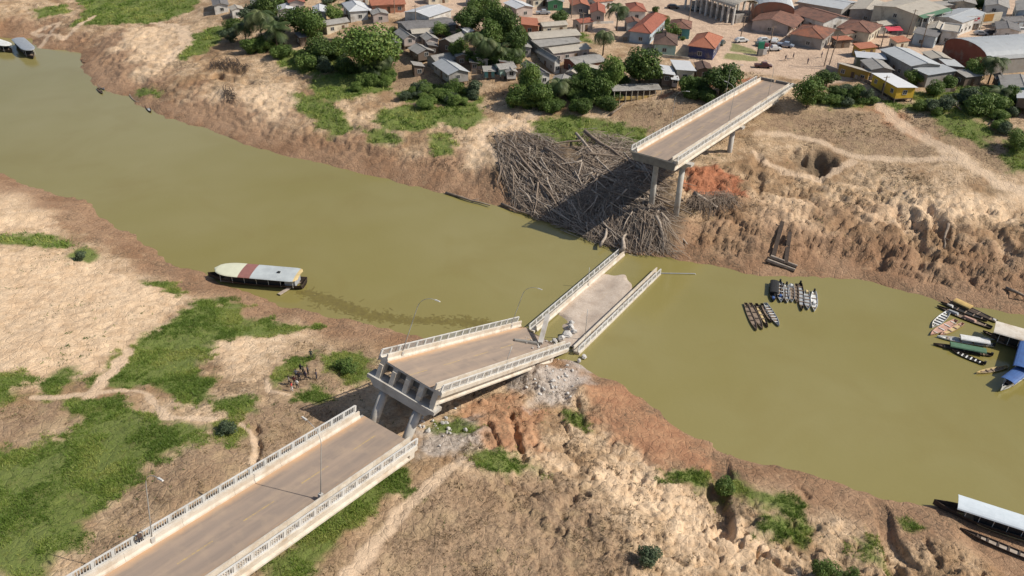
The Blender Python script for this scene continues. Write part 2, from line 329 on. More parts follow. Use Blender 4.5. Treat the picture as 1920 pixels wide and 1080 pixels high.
DRY = [[(330, 860), (420, 800), (480, 760), (560, 740), (660, 740), (660, 770), (560, 830), (330, 960), (130, 1075), (200, 960)], [(-50, 770), (110, 750), (150, 790), (60, 830), (-50, 830)], [(1400, 200), (1560, 205), (1650, 200), (1700, 250), (1760, 290), (1640, 300), (1560, 270), (1420, 250)],
  [(760, 900), (900, 890), (1100, 900), (1180, 1000), (1200, 1100), (560, 1100), (700, 960)], [(1620, 200), (1900, 260), (1960, 330), (1860, 320), (1740, 250)], [(1150, 200), (1320, 190), (1330, 210), (1230, 260), (1180, 240)], [(620, 120), (760, 110), (900, 150), (900, 180), (740, 170)], [(560, 640), (620, 650), (700, 640), (720, 700), (600, 760), (500, 740)]]
RED = [[(1285, 310), (1340, 303), (1398, 330), (1392, 367), (1330, 367), (1282, 347)], [(1240, 185), (1300, 160), (1400, 142), (1430, 132), (1420, 145), (1380, 155), (1340, 160)]]
ORANGE = [[(860, 745), (960, 728), (1015, 760), (1022, 830), (960, 850), (900, 820), (865, 780)], [(1108, 715), (1180, 733), (1250, 790), (1340, 845), (1330, 885), (1240, 865), (1150, 820), (1110, 770)], [(1600, 190), (1680, 210), (1750, 260), (1720, 260), (1650, 225)]]
WET = [[(1100, 690), (1350, 835), (1340, 900), (1240, 872), (1180, 840), (1100, 770)], [(100, 375), (180, 400), (310, 490), (300, 500), (180, 460), (100, 420)], [(420, 240), (760, 340), (900, 380), (920, 350), (850, 300), (700, 290), (560, 250), (420, 200)]]
DUST = [[(965, 722), (1005, 698), (1085, 685), (1098, 715), (1060, 742), (1000, 748)], [(790, 790), (900, 780), (900, 830), (860, 860), (790, 840)], [(1040, 640), (1100, 640), (1120, 690), (1060, 700)]]
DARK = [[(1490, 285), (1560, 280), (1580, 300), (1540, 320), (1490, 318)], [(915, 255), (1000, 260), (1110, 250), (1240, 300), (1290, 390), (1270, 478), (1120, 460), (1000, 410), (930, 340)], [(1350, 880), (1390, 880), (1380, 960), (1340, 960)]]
TOWN = [[(700, -60), (1980, -60), (1980, 100), (1700, 130), (1560, 150), (1420, 128), (1330, 125), (1230, 100), (1150, 70), (1040, 50), (900, 55), (700, 20)]]
PATHS = [([(1645, 195), (1690, 235), (1740, 262), (1790, 290), (1830, 320), (1880, 345), (1940, 362)], 2.2), ([(1420, 250), (1480, 255), (1540, 268), (1600, 292), (1700, 298), (1790, 300)], 1.3), ([(1415, 285), (1440, 305), (1480, 318), (1540, 325), (1600, 300)], 1.2),
  ([(60, 745), (110, 745), (180, 735), (250, 728), (275, 735), (300, 770), (310, 785), (400, 788)], .7), ([(450, 795), (475, 815), (478, 850), (470, 870)], .45), ([(170, 740), (215, 690), (240, 655)], 1.1), ([(640, 1100), (700, 1020), (770, 940), (850, 870)], 1.1), ([(1000, 420), (900, 250), (930, 235), (1000, 215)], 1.2), ([(60, 120), (110, 40), (60, 60), (120, 70), (180, 30)], 1.2), ([(310, 110), (350, 80), (340, 50), (290, 40)], 2.5), ([(500, 0 + 715), (505, 735), (540, 740)], .5)]
def reg(polys): return [gps(p) for p in polys]
R_ = dict(sand=reg(SAND), lawn=reg(LAWN), grass=reg(GRASS), dry=reg(DRY), red=reg(RED), orange=reg(ORANGE), wet=reg(WET), dust=reg(DUST), dark=reg(DARK), town=reg(TOWN))
PATHW = [(gps(p), wd) for p, wd in PATHS]
def mask(X, Y, polys, soft=1.2, amp=1.0, seed=70):
    r = np.zeros(X.shape)
    for P in polys:
        mn = P.min(0) - 6; mx = P.max(0) + 6; m = (X > mn[0]) & (X < mx[0]) & (Y > mn[1]) & (Y < mx[1])
        if not m.any(): continue
        x, y = X[m], Y[m]; d, _ = polyd(x, y, P, True); sd = np.where(inside(x, y, P), d, -d)
        sd = sd + (pn(x, y, 4, seed) * 1.6 + pn(x, y, 1.3, seed + 1) * .8) * amp
        r[m] = np.maximum(r[m], sstep(sd, -soft, soft))
    return r
def path_mask(X, Y):
    r = np.zeros(X.shape)
    for P, wd in PATHW:
        mn = P.min(0) - 6; mx = P.max(0) + 6; m = (X > mn[0]) & (X < mx[0]) & (Y > mn[1]) & (Y < mx[1])
        if m.any():
            x, y = X[m], Y[m]; d, _ = polyd(x, y, P); d = d + pn(x, y, 2.5, 80) * wd * .5
            r[m] = np.maximum(r[m], 1 - sstep(d, wd * .5, wd * 1.1))
    return r
def build_ground():
    u = np.linspace(-1, 1, 860); ext = 1 + np.geomspace(.02, 14, 16); u = np.concatenate([-ext[::-1], u, ext])
    ys = [44.]
    while ys[-1] < 345: ys.append(ys[-1] + .17 * (ys[-1] ** 2 + 70 ** 2) / 84 ** 2 * (1 if ys[-1] < 200 else 1.25) ** 1 * .95 if ys[-1] < 130 else ys[-1] + .55)
    ys = np.array(ys); back = 44 - np.geomspace(.5, 400, 18)[::-1]; fr = ys[-1] + np.geomspace(1, 3200, 22)
    ys = np.concatenate([back, ys, fr])
    wd = 34 + .74 * np.clip(ys, 40, 350)
    X = u[None, :] * wd[:, None]; Y = np.repeat(ys[:, None], len(u), 1)
    x, y = X.ravel(), Y.ravel()
    z = height(x, y); _, d, near = base_h(x, y)
    ins = (np.abs(x) < 260) & (y > 30) & (y < 420)
    g = mask(x, y, R_['grass']); pa = path_mask(x, y); g = np.maximum(g, .8 * mask(x, y, R_['lawn'], .3, .2)) * (1 - pa)
    A = np.stack([g, mask(x, y, R_['dry'], 2.5, 1.5, 72), mask(x, y, R_['red'], 1., 1., 73)], 1)
    wet = np.where(near, 1 - sstep(d + pn(x, y, 9, 75) * 3, 4., 11.), 1 - sstep(d + pn(x, y, 11, 76) * 8 + pn(x, y, 3, 176) * 3, 6., 16. + 12 * sstep(x, 25, 60))) * (.85)
    wet = np.maximum(wet, .75 * mask(x, y, R_['wet'], 2, 1.6, 74))
    B = np.stack([np.clip(wet, 0, 1), mask(x, y, R_['orange'], 1.6, 1.4, 77), mask(x, y, R_['dust'], 2, 1.5, 78)], 1)
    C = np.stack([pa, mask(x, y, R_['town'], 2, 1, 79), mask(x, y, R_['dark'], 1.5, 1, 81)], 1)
    # the dark mask darkens the earth in the pit, the gully and under the driftwood
    ny, nx = X.shape; Z = z.reshape(ny, nx); GRID.update(ys=ys, u=u, Z=Z)
    idx = np.arange(ny * nx).reshape(ny, nx)
    Fc = np.stack([idx[:-1, :-1].ravel(), idx[:-1, 1:].ravel(), idx[1:, 1:].ravel(), idx[1:, :-1].ravel()], 1)
    me = np_mesh('ground', np.stack([x, y, z], 1), Fc, M_ground(), dict(ma=A, mb=B, mc=C, md=np.stack([mask(x, y, R_['sand'], 2.2, 1.8, 83)] * 3, 1)), True, 4)
    o = link('ground', me); tag(o, 'bare sandy river banks with grass patches, cracked slopes and the dusty town plateau', kind='structure')
    return o
def M_ground():
    t = NT('earth'); P = t.geo.outputs['Position']
    def attr(n):
        a = t.n('ShaderNodeAttribute', attribute_name=n); s = t.n('ShaderNodeSeparateColor'); t.l(a.outputs['Color'], s.inputs[0]); return s.outputs
    a, b, c, dd_ = attr('ma'), attr('mb'), attr('mc'), attr('md')
    n1 = t.noise(.09, 5, .6); n2 = t.noise(.45, 5, .65); n3 = t.noise(2.2, 5, .7); n4 = t.noise(7., 3, .7)
    col = t.mix(t.ramp(n2, .36, .64), (.70, .52, .345), (.50, .345, .205))
    col = t.mix(t.ramp(n1, .47, .62), col, (.35, .22, .12))
    col = t.mix(t.ramp(n3, .5, .66, 0, .7), col, (.24, .16, .10)); col = t.mix(t.ramp(t.noise(.19, 5, .7), .54, .66, 0, .6), col, (.20, .145, .085))
    snd = t.mix(t.ramp(n2, .36, .66), (.84, .635, .43), (.66, .465, .295)); snd = t.mix(t.ramp(n3, .55, .72, 0, .5), snd, (.47, .32, .19)); col = t.mix(t.math('MULTIPLY', dd_[0], .8), col, snd)
    # sparse weeds and dead twigs: speckle that gathers in drifts
    spk = t.math('MULTIPLY', t.ramp(n4, .56, .66), t.ramp(t.noise(.22, 3, .6), .42, .6))
    col = t.mix(t.math('MULTIPLY', spk, .7), col, (.13, .105, .05))
    dry = t.mix(t.ramp(n3, .38, .66), (.40, .275, .175), (.24, .155, .10)); dry = t.mix(t.ramp(n4, .5, .7, 0, .7), dry, (.14, .11, .05))
    dry = t.mix(t.ramp(t.noise(.3, 4), .5, .62, 0, .7), dry, (.40, .29, .17))
    col = t.mix(t.math('MULTIPLY', a[1], .85), col, dry)
    wet = t.mix(t.ramp(n3, .35, .7), (.33, .18, .10), (.19, .105, .058)); wet = t.mix(t.ramp(n2, .55, .7, 0, .7), wet, (.47, .31, .19))
    col = t.mix(t.math('MULTIPLY', b[0], .9), col, wet)
    org = t.mix(t.ramp(n2, .4, .6), (.47, .25, .135), (.36, .17, .09)); org = t.mix(t.ramp(n3, .55, .7, 0, .6), org, (.52, .35, .22))
    col = t.mix(t.math('MULTIPLY', b[1], .8), col, org)
    red = t.mix(t.ramp(n3, .4, .65), (.46, .17, .085), (.34, .12, .06)); col = t.mix(t.math('MULTIPLY', a[2], .9), col, red)
    dust = t.mix(t.ramp(n3, .4, .65), (.50, .46, .42), (.36, .31, .27)); col = t.mix(t.math('MULTIPLY', b[2], .8), col, dust)
    town = t.mix(t.ramp(n2, .38, .64), (.64, .475, .345), (.50, .36, .26)); town = t.mix(t.ramp(n3, .55, .75, 0, .5), town, (.33, .25, .17)); col = t.mix(c[1], col, town)
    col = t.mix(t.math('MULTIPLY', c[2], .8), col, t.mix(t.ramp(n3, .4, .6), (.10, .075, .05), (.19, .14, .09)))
    gr = t.mix(t.ramp(n3, .35, .68), (.11, .165, .03), (.15, .19, .045)); gr = t.mix(t.ramp(n2, .55, .72, 0, .6), gr, (.17, .15, .06))
    col = t.mix(t.math('MULTIPLY', a[0], .95), col, gr)
    col = t.mix(t.math('MULTIPLY', c[0], .62), col, (.76, .58, .41))
    scr = t.math('MULTIPLY', t.ramp(t.noise(.13, 5, .7, dist=.4), .5, .6), t.math('MULTIPLY', t.ramp(n3, .4, .62), t.math('SUBTRACT', 1., t.math('MAXIMUM', c[0], t.math('MAXIMUM', c[1], t.math('MAXIMUM', a[0], t.math('MULTIPLY', dd_[0], .85)))))))
    col = t.mix(t.math('MULTIPLY', scr, .75), col, t.mix(t.ramp(n4, .4, .6), (.17, .115, .07), (.10, .075, .045)))
    n5 = t.noise(16., 3, .7); crk2 = t.ramp(t.vor(2.6), 0, .09)
    col = t.mix(t.math('MULTIPLY', t.ramp(n5, .5, .75), .25), col, (.30, .22, .15))
    fine = t.math('ADD', t.math('MULTIPLY', n3, .6), t.math('MULTIPLY', n4, .35))
    crk = t.ramp(t.vor(.85), 0, .12)
    hsum = t.math('ADD', t.math('ADD', fine, t.math('MULTIPLY', n5, .12)), t.math('ADD', t.math('MULTIPLY', crk, .25), t.math('MULTIPLY', crk2, .07)))
    rough = t.ramp(b[0], .5, 1., .95, .7)
    return t.done(col, rough, t.bump(hsum, 1., .26), .25)
build_ground()
def M_water():
    t = NT('river_water'); n1 = t.noise(.012, 4, .6); n2 = t.noise(.05, 3, .6, dist=.6)
    col = t.mix(t.ramp(n1, .38, .62), (.235, .200, .062), (.272, .236, .096)); col = t.mix(t.ramp(n2, .5, .75, 0, .5), col, (.225, .18, .055))
    rip = t.math('ADD', t.math('MULTIPLY', t.noise(1.6, 3, .6), .6), t.math('MULTIPLY', t.noise(.35, 2), .8))
    t.b.inputs['IOR'].default_value = 1.33
    return t.done(col, .13, t.bump(rip, .45, .06), .75)
mb = MB(); mb.quad((-1500, -600, 0), (1500, -600, 0), (1500, 1500, 0), (-1500, 1500, 0))
tag(mb.build('river_water', M_water()), 'opaque olive green river crossing the view between two bare banks', kind='structure')
# ------------------------------------------------------------------ collapsed concrete bridge
M_conc = mat('concrete', (.52, .50, .46), (.38, .355, .32), .5, .9, .02, 5., dirt=(.26, .21, .16), dsc=.3)
M_concL = mat('pale_concrete', (.66, .61, .53), (.52, .455, .37), .6, .85, .01, 6., dirt=(.40, .30, .20), dsc=.25)
M_rail = mat('white_painted_railing', (.64, .63, .60), (.50, .49, .47), .8, .7, .004, 9., dirt=(.40, .36, .30), dsc=.5)
M_dark = mat('dark_and_shaded_concrete', (.24, .23, .21), (.16, .15, .14), .8, .9, .01)  # dark concrete; on the end wall and diaphragms it paints in their shade
M_rub = mat('broken_concrete', (.58, .56, .53), (.42, .40, .37), 1.2, .95, .03, 8.)
M_steel = mat('galvanised_steel', (.48, .48, .46), (.38, .38, .36), 1., .5, metal=.3)
M_rust = mat('rusty_steel', (.16, .09, .06), (.10, .06, .045), 2., .8)
def M_asph(name='dusty_asphalt', silt=0.):
    t = NT(name); v = t.tc.outputs['Object']; sp = t.n('ShaderNodeSeparateXYZ'); t.l(v, sp.inputs[0]); X, Y = sp.outputs[0], sp.outputs[1]
    st = t.n('ShaderNodeMapping'); st.inputs['Scale'].default_value = (1., .12, 1.); t.l(v, st.inputs[0])
    streak = t.noise(1.1, 4, .6, st.outputs[0]); n = t.noise(.5, 4, .6, v); f = t.noise(4., 4, .7, v)
    col = t.mix(t.ramp(streak, .38, .62), (.265, .21, .17), (.34, .26, .20)); col = t.mix(t.ramp(n, .5, .7, 0, .5), col, (.41, .31, .22))
    edge = t.math('MINIMUM', t.math('SUBTRACT', X, 1.4), t.math('SUBTRACT', 9.0, X))
    e2 = t.math('ADD', edge, t.math('MULTIPLY', t.math('SUBTRACT', n, .5), 1.2))
    col = t.mix(t.ramp(e2, .0, .9, .85, 0.), col, (.55, .34, .19))         # silt washed against the barriers
    cen = t.math('ABSOLUTE', t.math('SUBTRACT', X, 5.2)); dash = t.ramp(t.math('SINE', t.math('MULTIPLY', Y, 2 * pi / 8)), -.1, 0.)
    ln = t.math('MULTIPLY', t.math('MULTIPLY', t.ramp(cen, .07, .10, 1, 0), dash), t.ramp(f, .35, .6, .75, .1))
    col = t.mix(ln, col, (.55, .38, .12))
    ty = t.math('MULTIPLY', t.ramp(t.math('ABSOLUTE', t.math('SUBTRACT', cen, 1.7)), .1, .9, .35, 0), t.ramp(streak, .3, .6)); col = t.mix(ty, col, (.19, .165, .15))
    if silt: col = t.mix(t.ramp(t.noise(.35, 5, .65, v), .34, .58, .35, .95), col, t.mix(t.ramp(f, .4, .7), (.56, .48, .40), (.44, .35, .27)))
    return t.done(col, .85, t.bump(f, .4, .02), .3)
M_road = M_asph(); M_road3 = M_asph('silt_covered_asphalt', 1.)
def slab_matrix(o, phi, al, be):
    phi, al, be = map(radians, (phi, al, be))
    d = Vector((sin(phi) * cos(al), cos(phi) * cos(al), sin(al))); r = Vector((cos(phi), -sin(phi), 0)); n = r.cross(d)
    r2 = r * cos(be) - n * sin(be); n2 = r2.cross(d)
    M = Matrix((r2, d, n2)).transposed().to_4x4(); M.translation = Vector(o); return M
W = 10.4
def rag(x, k=0, a=.6): return a * (sin(x * 2.1 + k) * .5 + sin(x * 5.3 + 2 * k) * .3 + sin(x * 11 + k) * .2)
def lamp(mw, loc, side, label, L=9.6, arm=True, bend=0., broken=None, group='lamp posts along the bridge'):
    """tapered pole with a curved arm reaching over the road"""
    r = thing('street_lamp', label, 'lamp post', group=group, mw=mw @ Matrix.Translation(loc))
    m = MB(); m.box(-.22, .22, -.22, .22, 0, .7); m.build('base', M_conc, r)
    H = broken or L
    pts = [(0, 0, .6), (bend * .2 * side, 0, H * .4)] ; rad = [.065, .052]
    if arm and not broken:
        for k in range(7):
            a = k / 6 * pi / 2.2; pts.append((side * (bend * .5 + 2.6 * (1 - cos(a))), 0, H * .78 + 2.1 * sin(a))); rad.append(.045 - .002 * k)
    else: pts.append((bend * side, 0, H)); rad.append(.055)
    m = MB(); m.tube(pts, rad, 6); m.build('pole', M_steel, r, True)
    if arm and not broken:
        e = pts[-1]; m = MB(); m.hexa([(e[0], -.14, e[2] - .05), (e[0] + side * .75, -.1, e[2] + .05), (e[0] + side * .75, .1, e[2] + .05), (e[0], .14, e[2] - .05), (e[0], -.1, e[2] + .08), (e[0] + side * .7, -.07, e[2] + .14), (e[0] + side * .7, .07, e[2] + .14), (e[0], .1, e[2] + .08)])
        m.build('lamp_head', M_rail, r)
    return r
_bal = {}
def railing(root, x, y0, y1, label=None, gap=None):
    """handrail: top and bottom rails, posts every 2.05 m and thin balusters between them"""
    L = y1 - y0; n = max(1, int(round(L / 2.05))); st = L / n
    rt = MB(); rt.box(x, x + .16, y0, y1, .98, 1.1); f = rt.build('top_rail', M_rail, root)
    b = MB(); b.box(x - .02, x + .18, y0, y1, 0, .14); b.build('bottom_rail', M_rail, root)
    if 'post' not in _bal:
        q = MB(); q.box(.0, .15, -.17, .17, .14, .98); _bal['post'] = q.mesh('rail_post', M_rail)
        q = MB()
        for k in range(1, 7): q.box(.045, .105, -.019 + k / 7, .019 + k / 7, .14, .98)
        _bal['q'] = q
    m = MB(); qb = _bal['q']
    for i in range(n + 1):
        link('rail_post', _bal['post'], root, (x, y0 + i * st, 0))
        if i < n:
            m.add([(vx + x, y0 + i * st + vy * st, vz) for vx, vy, vz in qb.v], qb.f)
    tag(m.build('balusters', M_rail, root), kind='stuff')
def barrier(root, x, s, y0, y1, k0=0, k1=0):
    """sloped concrete barrier between footway and road, s = side the road lies on"""
    prof = [(0, -.16), (.42, -.16), (.40, .05), (.24, .28), (.22, .82), (.02, .84), (0, .2)]
    if s < 0: prof = [(.42 - a, b) for a, b in prof][::-1]
    n = max(1, int((y1 - y0) / 6.2)); st = (y1 - y0) / n
    for i in range(n):
        m = MB(); m.prism([(x + a, b) for a, b in prof], y0 + i * st + .012, y0 + (i + 1) * st - .012); m.build('barrier_block', M_concL, root)
def slab(label, o, phi, al, be, L, far_rag=0., near_rag=0., rail_l=None, rail_r=None, bar_l=None, bar_r=None, girders=True, gy=None, gd=1.65, sag=None, sc=1., road=None):
    r = thing('bridge_span', label, 'bridge', group='broken pieces of the road bridge', mw=slab_matrix(o, phi, al, be) @ Matrix.Scale(sc, 4))
    rl = rail_l or (0, L); rr = rail_r or (0, L); bl = bar_l or (0, L); br = bar_r or (0, L)
    # roadway sheet with torn ends
    nx = 30 if sag else 14; m = MB(); v = []
    ys = [0 + near_rag * 1.] + list(np.linspace(1, L - 1, 90 if sag else 24)) + [L]
    for j, y in enumerate(ys):
        for i in range(nx + 1):
            x = 1.40 + 7.6 * i / nx; yy = y
            if j == 0: yy = max(0, rag(x, 1, near_rag)) if near_rag else 0
            if j == len(ys) - 1: yy = L - (abs(rag(x, 2, far_rag)) + far_rag * .4 * (x / 9) if far_rag else 0)
            v.append((x, yy, -.15 - (sag(x, yy) if sag else 0)))
    m.add(v, [(j * (nx + 1) + i, j * (nx + 1) + i + 1, (j + 1) * (nx + 1) + i + 1, (j + 1) * (nx + 1) + i) for j in range(len(ys) - 1) for i in range(nx)])
    m.build('road_surface', road or M_road, r)
    m = MB(); yb = L - (far_rag * .9 if far_rag else 0) - (6 if sag else 0)
    m.box(1.0, 9.4, near_rag * .6 + .004 + (6 if sag else 0), yb - .004, -.42, -.156); m.build('deck_slab', M_conc, r, loc=(0, 0, -.5 if sag else 0))
    for xx, rg, nm in ((-.0, rl, 'footway'), (9.38, rr, 'footway')):
        m = MB(); m.box(xx, xx + 1.02, rg[0], rg[1], -.42, -.001); m.build(nm, M_concL, r)
    m = MB(); m.box(-.12, -.004, rl[0], rl[1], -.62, .0); m.build('edge_beam', M_concL, r)
    m = MB(); m.box(10.404, 10.52, rr[0], rr[1], -.62, .0); m.build('edge_beam', M_concL, r)
    railing(r, .02, *rl); railing(r, 10.22, *rr)
    barrier(r, 1.0, 1, *bl); barrier(r, 8.98, -1, *br)
    if girders:
        g0, g1 = gy or (0.05, L - .05)
        for i in range(5):
            cx = .75 + i * 2.225; m = MB(); t = -.425; b = -.425 - gd
            m.prism([(cx - .42, b), (cx + .42, b), (cx + .42, b + .25), (cx + .13, b + .42), (cx + .13, t - .3), (cx + .38, t - .14), (cx + .38, t), (cx - .38, t), (cx - .38, t - .14), (cx - .13, t - .3), (cx - .13, b + .42), (cx - .42, b + .25)], g0, g1)
            for ye in ((g0 + .0, g0 + .9), (g1 - .9, g1)):
                m.box(cx - .4, cx + .4, ye[0] - .003 if ye[0] == g0 else ye[0], ye[1] + .003 if ye[1] == g1 else ye[1], b + .003, t - .003)
            m.build('girder', M_concL if i in (0, 4) else M_conc, r)
        for yy in (g0 + 1.3, (g0 + g1) / 2, g1 - 1.6): m = MB(); m.box(1.0, 9.4, yy, yy + .3, -.425 - gd * .85, -.43); m.build('diaphragm', M_dark, r)  # shade between the girders is put into the dark colour
    return r
def cap(r_or_mw, label, y, z0, x0=-.2, x1=10.6, th=1.25, wd=1.9, legs=((3.0, 0), (8.4, 0)), leglen=14, as_part=None, rad=.62):
    pass
def pier(label, P, phi, al, be, z_top, leg_bottom, x0=-.3, x1=10.7, lean=(0, 0), legx=(2.6, 7.8), th=1.25, wd=1.9, rad=.6, M=None):
    """cross-head on two round columns; P = deck edge point above it"""
    M = M or slab_matrix(P, phi, al, be); r = thing('bridge_pier', label, 'bridge pier', group='concrete piers of the bridge', mw=M)
    m = MB(); zt = z_top
    m.hexa([(x0 + 1.3, -wd / 2, zt - th), (x1 - 1.3, -wd / 2, zt - th), (x1 - 1.3, wd / 2, zt - th), (x0 + 1.3, wd / 2, zt - th), (x0, -wd / 2, zt), (x1, -wd / 2, zt), (x1, wd / 2, zt), (x0, wd / 2, zt)])
    m.hexa([(x0, -wd / 2 - .002, zt - .55), (x1, -wd / 2 - .002, zt - .55), (x1, wd / 2 + .002, zt - .55), (x0, wd / 2 + .002, zt - .55), (x0 - .002, -wd / 2 - .002, zt + .002), (x1 + .002, -wd / 2 - .002, zt + .002), (x1 + .002, wd / 2 + .002, zt + .002), (x0 - .002, wd / 2 + .002, zt + .002)])
    m.build('cross_head', M_conc, r)
    Mi = M.inverted()
    for lx in legx:
        top = Vector((lx, 0, zt - th + .02)); wt = M @ top; wb = Vector((wt.x + lean[0], wt.y + lean[1], leg_bottom))
        m = MB(); m.tube([Mi @ wb, top], [rad * 1.05, rad], 14); m.build('column', M_conc, r, True)
    return r
# near span: its far end has slid off the pier and lies on the bank
S1 = ((-19.79, 80.24, 12.66 - 1.1), 34.4, -7.5, 1.4)
def back(S, L, n=1.1):
    M = slab_matrix(*S); p = M @ Vector((0, -L, 0)); return ((p.x, p.y, p.z),) + tuple(S[1:])
S1b = back(S1, 46)
near_span = slab('nearest bridge span sloping down to rest its far end on the bank', *S1b, 46, far_rag=0., rail_l=(0, 45.6), rail_r=(0, 45.9), bar_l=(0, 45.3), bar_r=(0, 45.8))
M1 = slab_matrix(*S1b)
# middle span tipped over a leaning pier, far end down by the water
S2 = ((-17.14, 84.97, 16.9), 31.0, -22.9, 7.6)
mid_span = slab('tilted middle bridge span dipping from the leaning pier to the water', *S2, 38.6, far_rag=2.6, near_rag=0., rail_l=(0, 38.0), rail_r=(0, 38.6), bar_l=(0, 37.4), bar_r=(0, 38.8), gy=(.05, 34.5))
M2 = slab_matrix(*S2)
# span lying flat in the river
d3 = radians(33.2); a3 = at(1007, 614, 1.)
S3 = ((a3[0] - 1.2 * cos(d3) - .5 * sin(d3), a3[1] + 1.2 * sin(d3) - .5 * cos(d3), .52), 33.2, -.55, .6)
S3 = (S3[0], 33.2, -.55, .5)
riv_span = slab('submerged bridge span lying flat in the river with only its sides above water', *S3, 33.5, far_rag=.4, near_rag=.4, rail_l=(-.2, 33.2), rail_r=(-1., 31.), bar_l=(.3, 33.4), bar_r=(-.8, 31.5), gd=1.4, gy=(7, 24), road=M_road3, sag=lambda x, y: .9 * float(1 - sstep(np.hypot((x - 1.) * .75, (y - .5) * .55) + .4 * sin(y * 1.7), 2.2, 4.6)) + .8 * float(sstep(y + 1.1 * sin(x * .75 + 1) + .35 * sin(x * 2.3) + .3 * x, 25.5, 30)) + .10 * sin(x * .8 + y * .25))
M3 = slab_matrix(*S3)
# far span, still standing on its piers
K4 = .953   # the far span stands 3.5 % of the camera height higher than first surveyed
S4 = ((24.24 * K4, 159.24 * K4, HC - (HC - 15.9) * K4), 32.9, -3.96, .7)
far_span = slab('standing far bridge span ending in mid air above the driftwood', *S4, 80.5, rail_l=(0, 80), rail_r=(.4, 80.5), bar_l=(.2, 80.5), bar_r=(0, 80.5), gy=(.35, 80), sc=K4)
m = MB(); m.hexa([(1.0, .02, -2.), (9.9, .02, -2.), (9.9, .34, -2.), (1.0, .34, -2.), (.1, .02, -.43), (10.3, .02, -.43), (10.3, .34, -.43), (.1, .34, -.43)]); m.build('end_wall', M_dark, far_span)  # dark tone paints the shade on this end face
M4 = slab_matrix(*S4) @ Matrix.Scale(K4, 4)
pier('tall far bridge pier rising from the driftwood at the waterline', None, 0, 0, 0, -2.09, 2.5, legx=(3.2, 9.2), x1=11.3, M=M4 @ Matrix.Translation((0, 7.2, 0)))
pier('short inland bridge pier under the standing far span', None, 0, 0, 0, -2.09, 3.0, legx=(2.6, 8.2), M=M4 @ Matrix.Translation((0, 41, 0)))
# abutment of the far span
r = thing('bridge_abutment', 'concrete end wall carrying the far span at the town edge', 'abutment', mw=M4 @ Matrix.Translation((0, 80.6, 0)))
m = MB(); m.box(-.6, 11., 0, 1.6, -5.5, -.46); m.build('wall', M_conc, r)
m = MB(); m.box(1.2, 9.2, .1, 10, -.44, -.16); m.build('approach_slab', M_road, r)
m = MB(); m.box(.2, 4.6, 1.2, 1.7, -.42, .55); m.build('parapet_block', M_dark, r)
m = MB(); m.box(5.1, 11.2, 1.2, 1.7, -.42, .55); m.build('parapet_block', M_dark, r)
# leaning pier below the tipped span
phi2 = 31.0
rp = pier('leaning bridge pier with its cross-head holding up the tipped span', (M2 @ Vector((0, -.35, 0))), 31.0, -8, 7.6, -2.75, 6.2, x0=-.7, x1=10.4, lean=(-2.6, -3.6), legx=(2.0, 7.6), th=1.35, wd=1.7, rad=.62)
m = MB()
for i in range(5):
    cx = .75 + i * 2.225
    m2 = MB(); m2.hexa([(cx - .36, -.55, -2.745), (cx + .36, -.55, -2.745), (cx + .36, .15, -2.745), (cx - .36, .15, -2.745), (cx - .3, -.1, -.9), (cx + .3, -.1, -.9), (cx + .3, .25, -.9), (cx - .3, .25, -.9)])
    m2.build('stop_block', M_concL, rp)
rp2 = thing('bridge_pier', 'toppled pier head sticking out under the tipped span above grey rubble', 'bridge pier', group='concrete piers of the bridge', mw=M2 @ Matrix.Translation((0, 29.5, 0)))
m = MB(); m.box(-.4, 11.6, -.9, .9, -3.5, -2.1); m.build('cross_head', M_conc, rp2)
m = MB(); m.tube([(7.6, 0, -3.45), (7.9, 0, -5.6)], [.62, .62], 12); m.build('column', M_conc, rp2)
# broken concrete beam standing up at the break and slab fragments
def chunk(name, label, P, dims, rot, m_=None, cat='concrete fragment', group=None, k=0):
    b = MB(); n = 9; rr = random.Random(k); vs = []
    bx = MB(); bx.box(-dims[0] / 2, dims[0] / 2, -dims[1] / 2, dims[1] / 2, -dims[2] / 2, dims[2] / 2)
    vs = [(x * rr.uniform(.7, 1.1), y * rr.uniform(.75, 1.1), z * rr.uniform(.7, 1.1)) for x, y, z in bx.v]
    if cat == 'rubble':
        sp = MB(); sp.sphere((0, 0, 0), .55, 6, 4); vs = [(x * dims[0] * rr.uniform(.75, 1.2), y * dims[1] * rr.uniform(.75, 1.2), z * dims[2] * rr.uniform(.7, 1.15)) for x, y, z in sp.v]; bx = sp
    b.add(vs, bx.f); o = b.build(name, m_ or M_rub); o.matrix_world = Matrix.Translation(Vector([float(q) for q in P])) @ Matrix.Rotation(rot[2], 4, 'Z') @ Matrix.Rotation(rot[0], 4, 'X') @ Matrix.Rotation(rot[1], 4, 'Y')
    return tag(o, label, cat, group)
def along(A, B, wd, ht, name, label, m_, cat='concrete fragment', group=None):
    b = MB(); b.beam((0, 0, 0), Vector([float(q) for q in B]) - Vector([float(q) for q in A]), wd, ht); o = b.build(name, m_); o.location = [float(q) for q in A]; return tag(o, label, cat, group)
def on(M, x, y, z=0.): return M @ Vector((x, y, z))
along(on(M2, 7.4, 33.2, .3), on(M2, 4.6, 38.9, 3.4), .75, .55, 'broken_beam', 'long grey concrete beam jutting up at the torn end of the tilted span', M_conc)
along(on(M2, 4.4, 29.6, .0), on(M2, 7.2, 33.4, .15), .5, .35, 'broken_beam', 'dark short beam lying on the tilted deck beside the jutting one', M_dark)
for k in range(26):
    x = random.uniform(4.5, 9); y = random.uniform(30, 37.5); s = random.uniform(.15, .45)
    chunk('rubble_lump', 'grey concrete lump scattered over the broken end of the tilted deck', on(M2, x, y, .0), (s, s * .8, s * .6), (random.random(), random.random(), random.random() * 6), k=k, cat='rubble', group='rubble on the tilted deck')
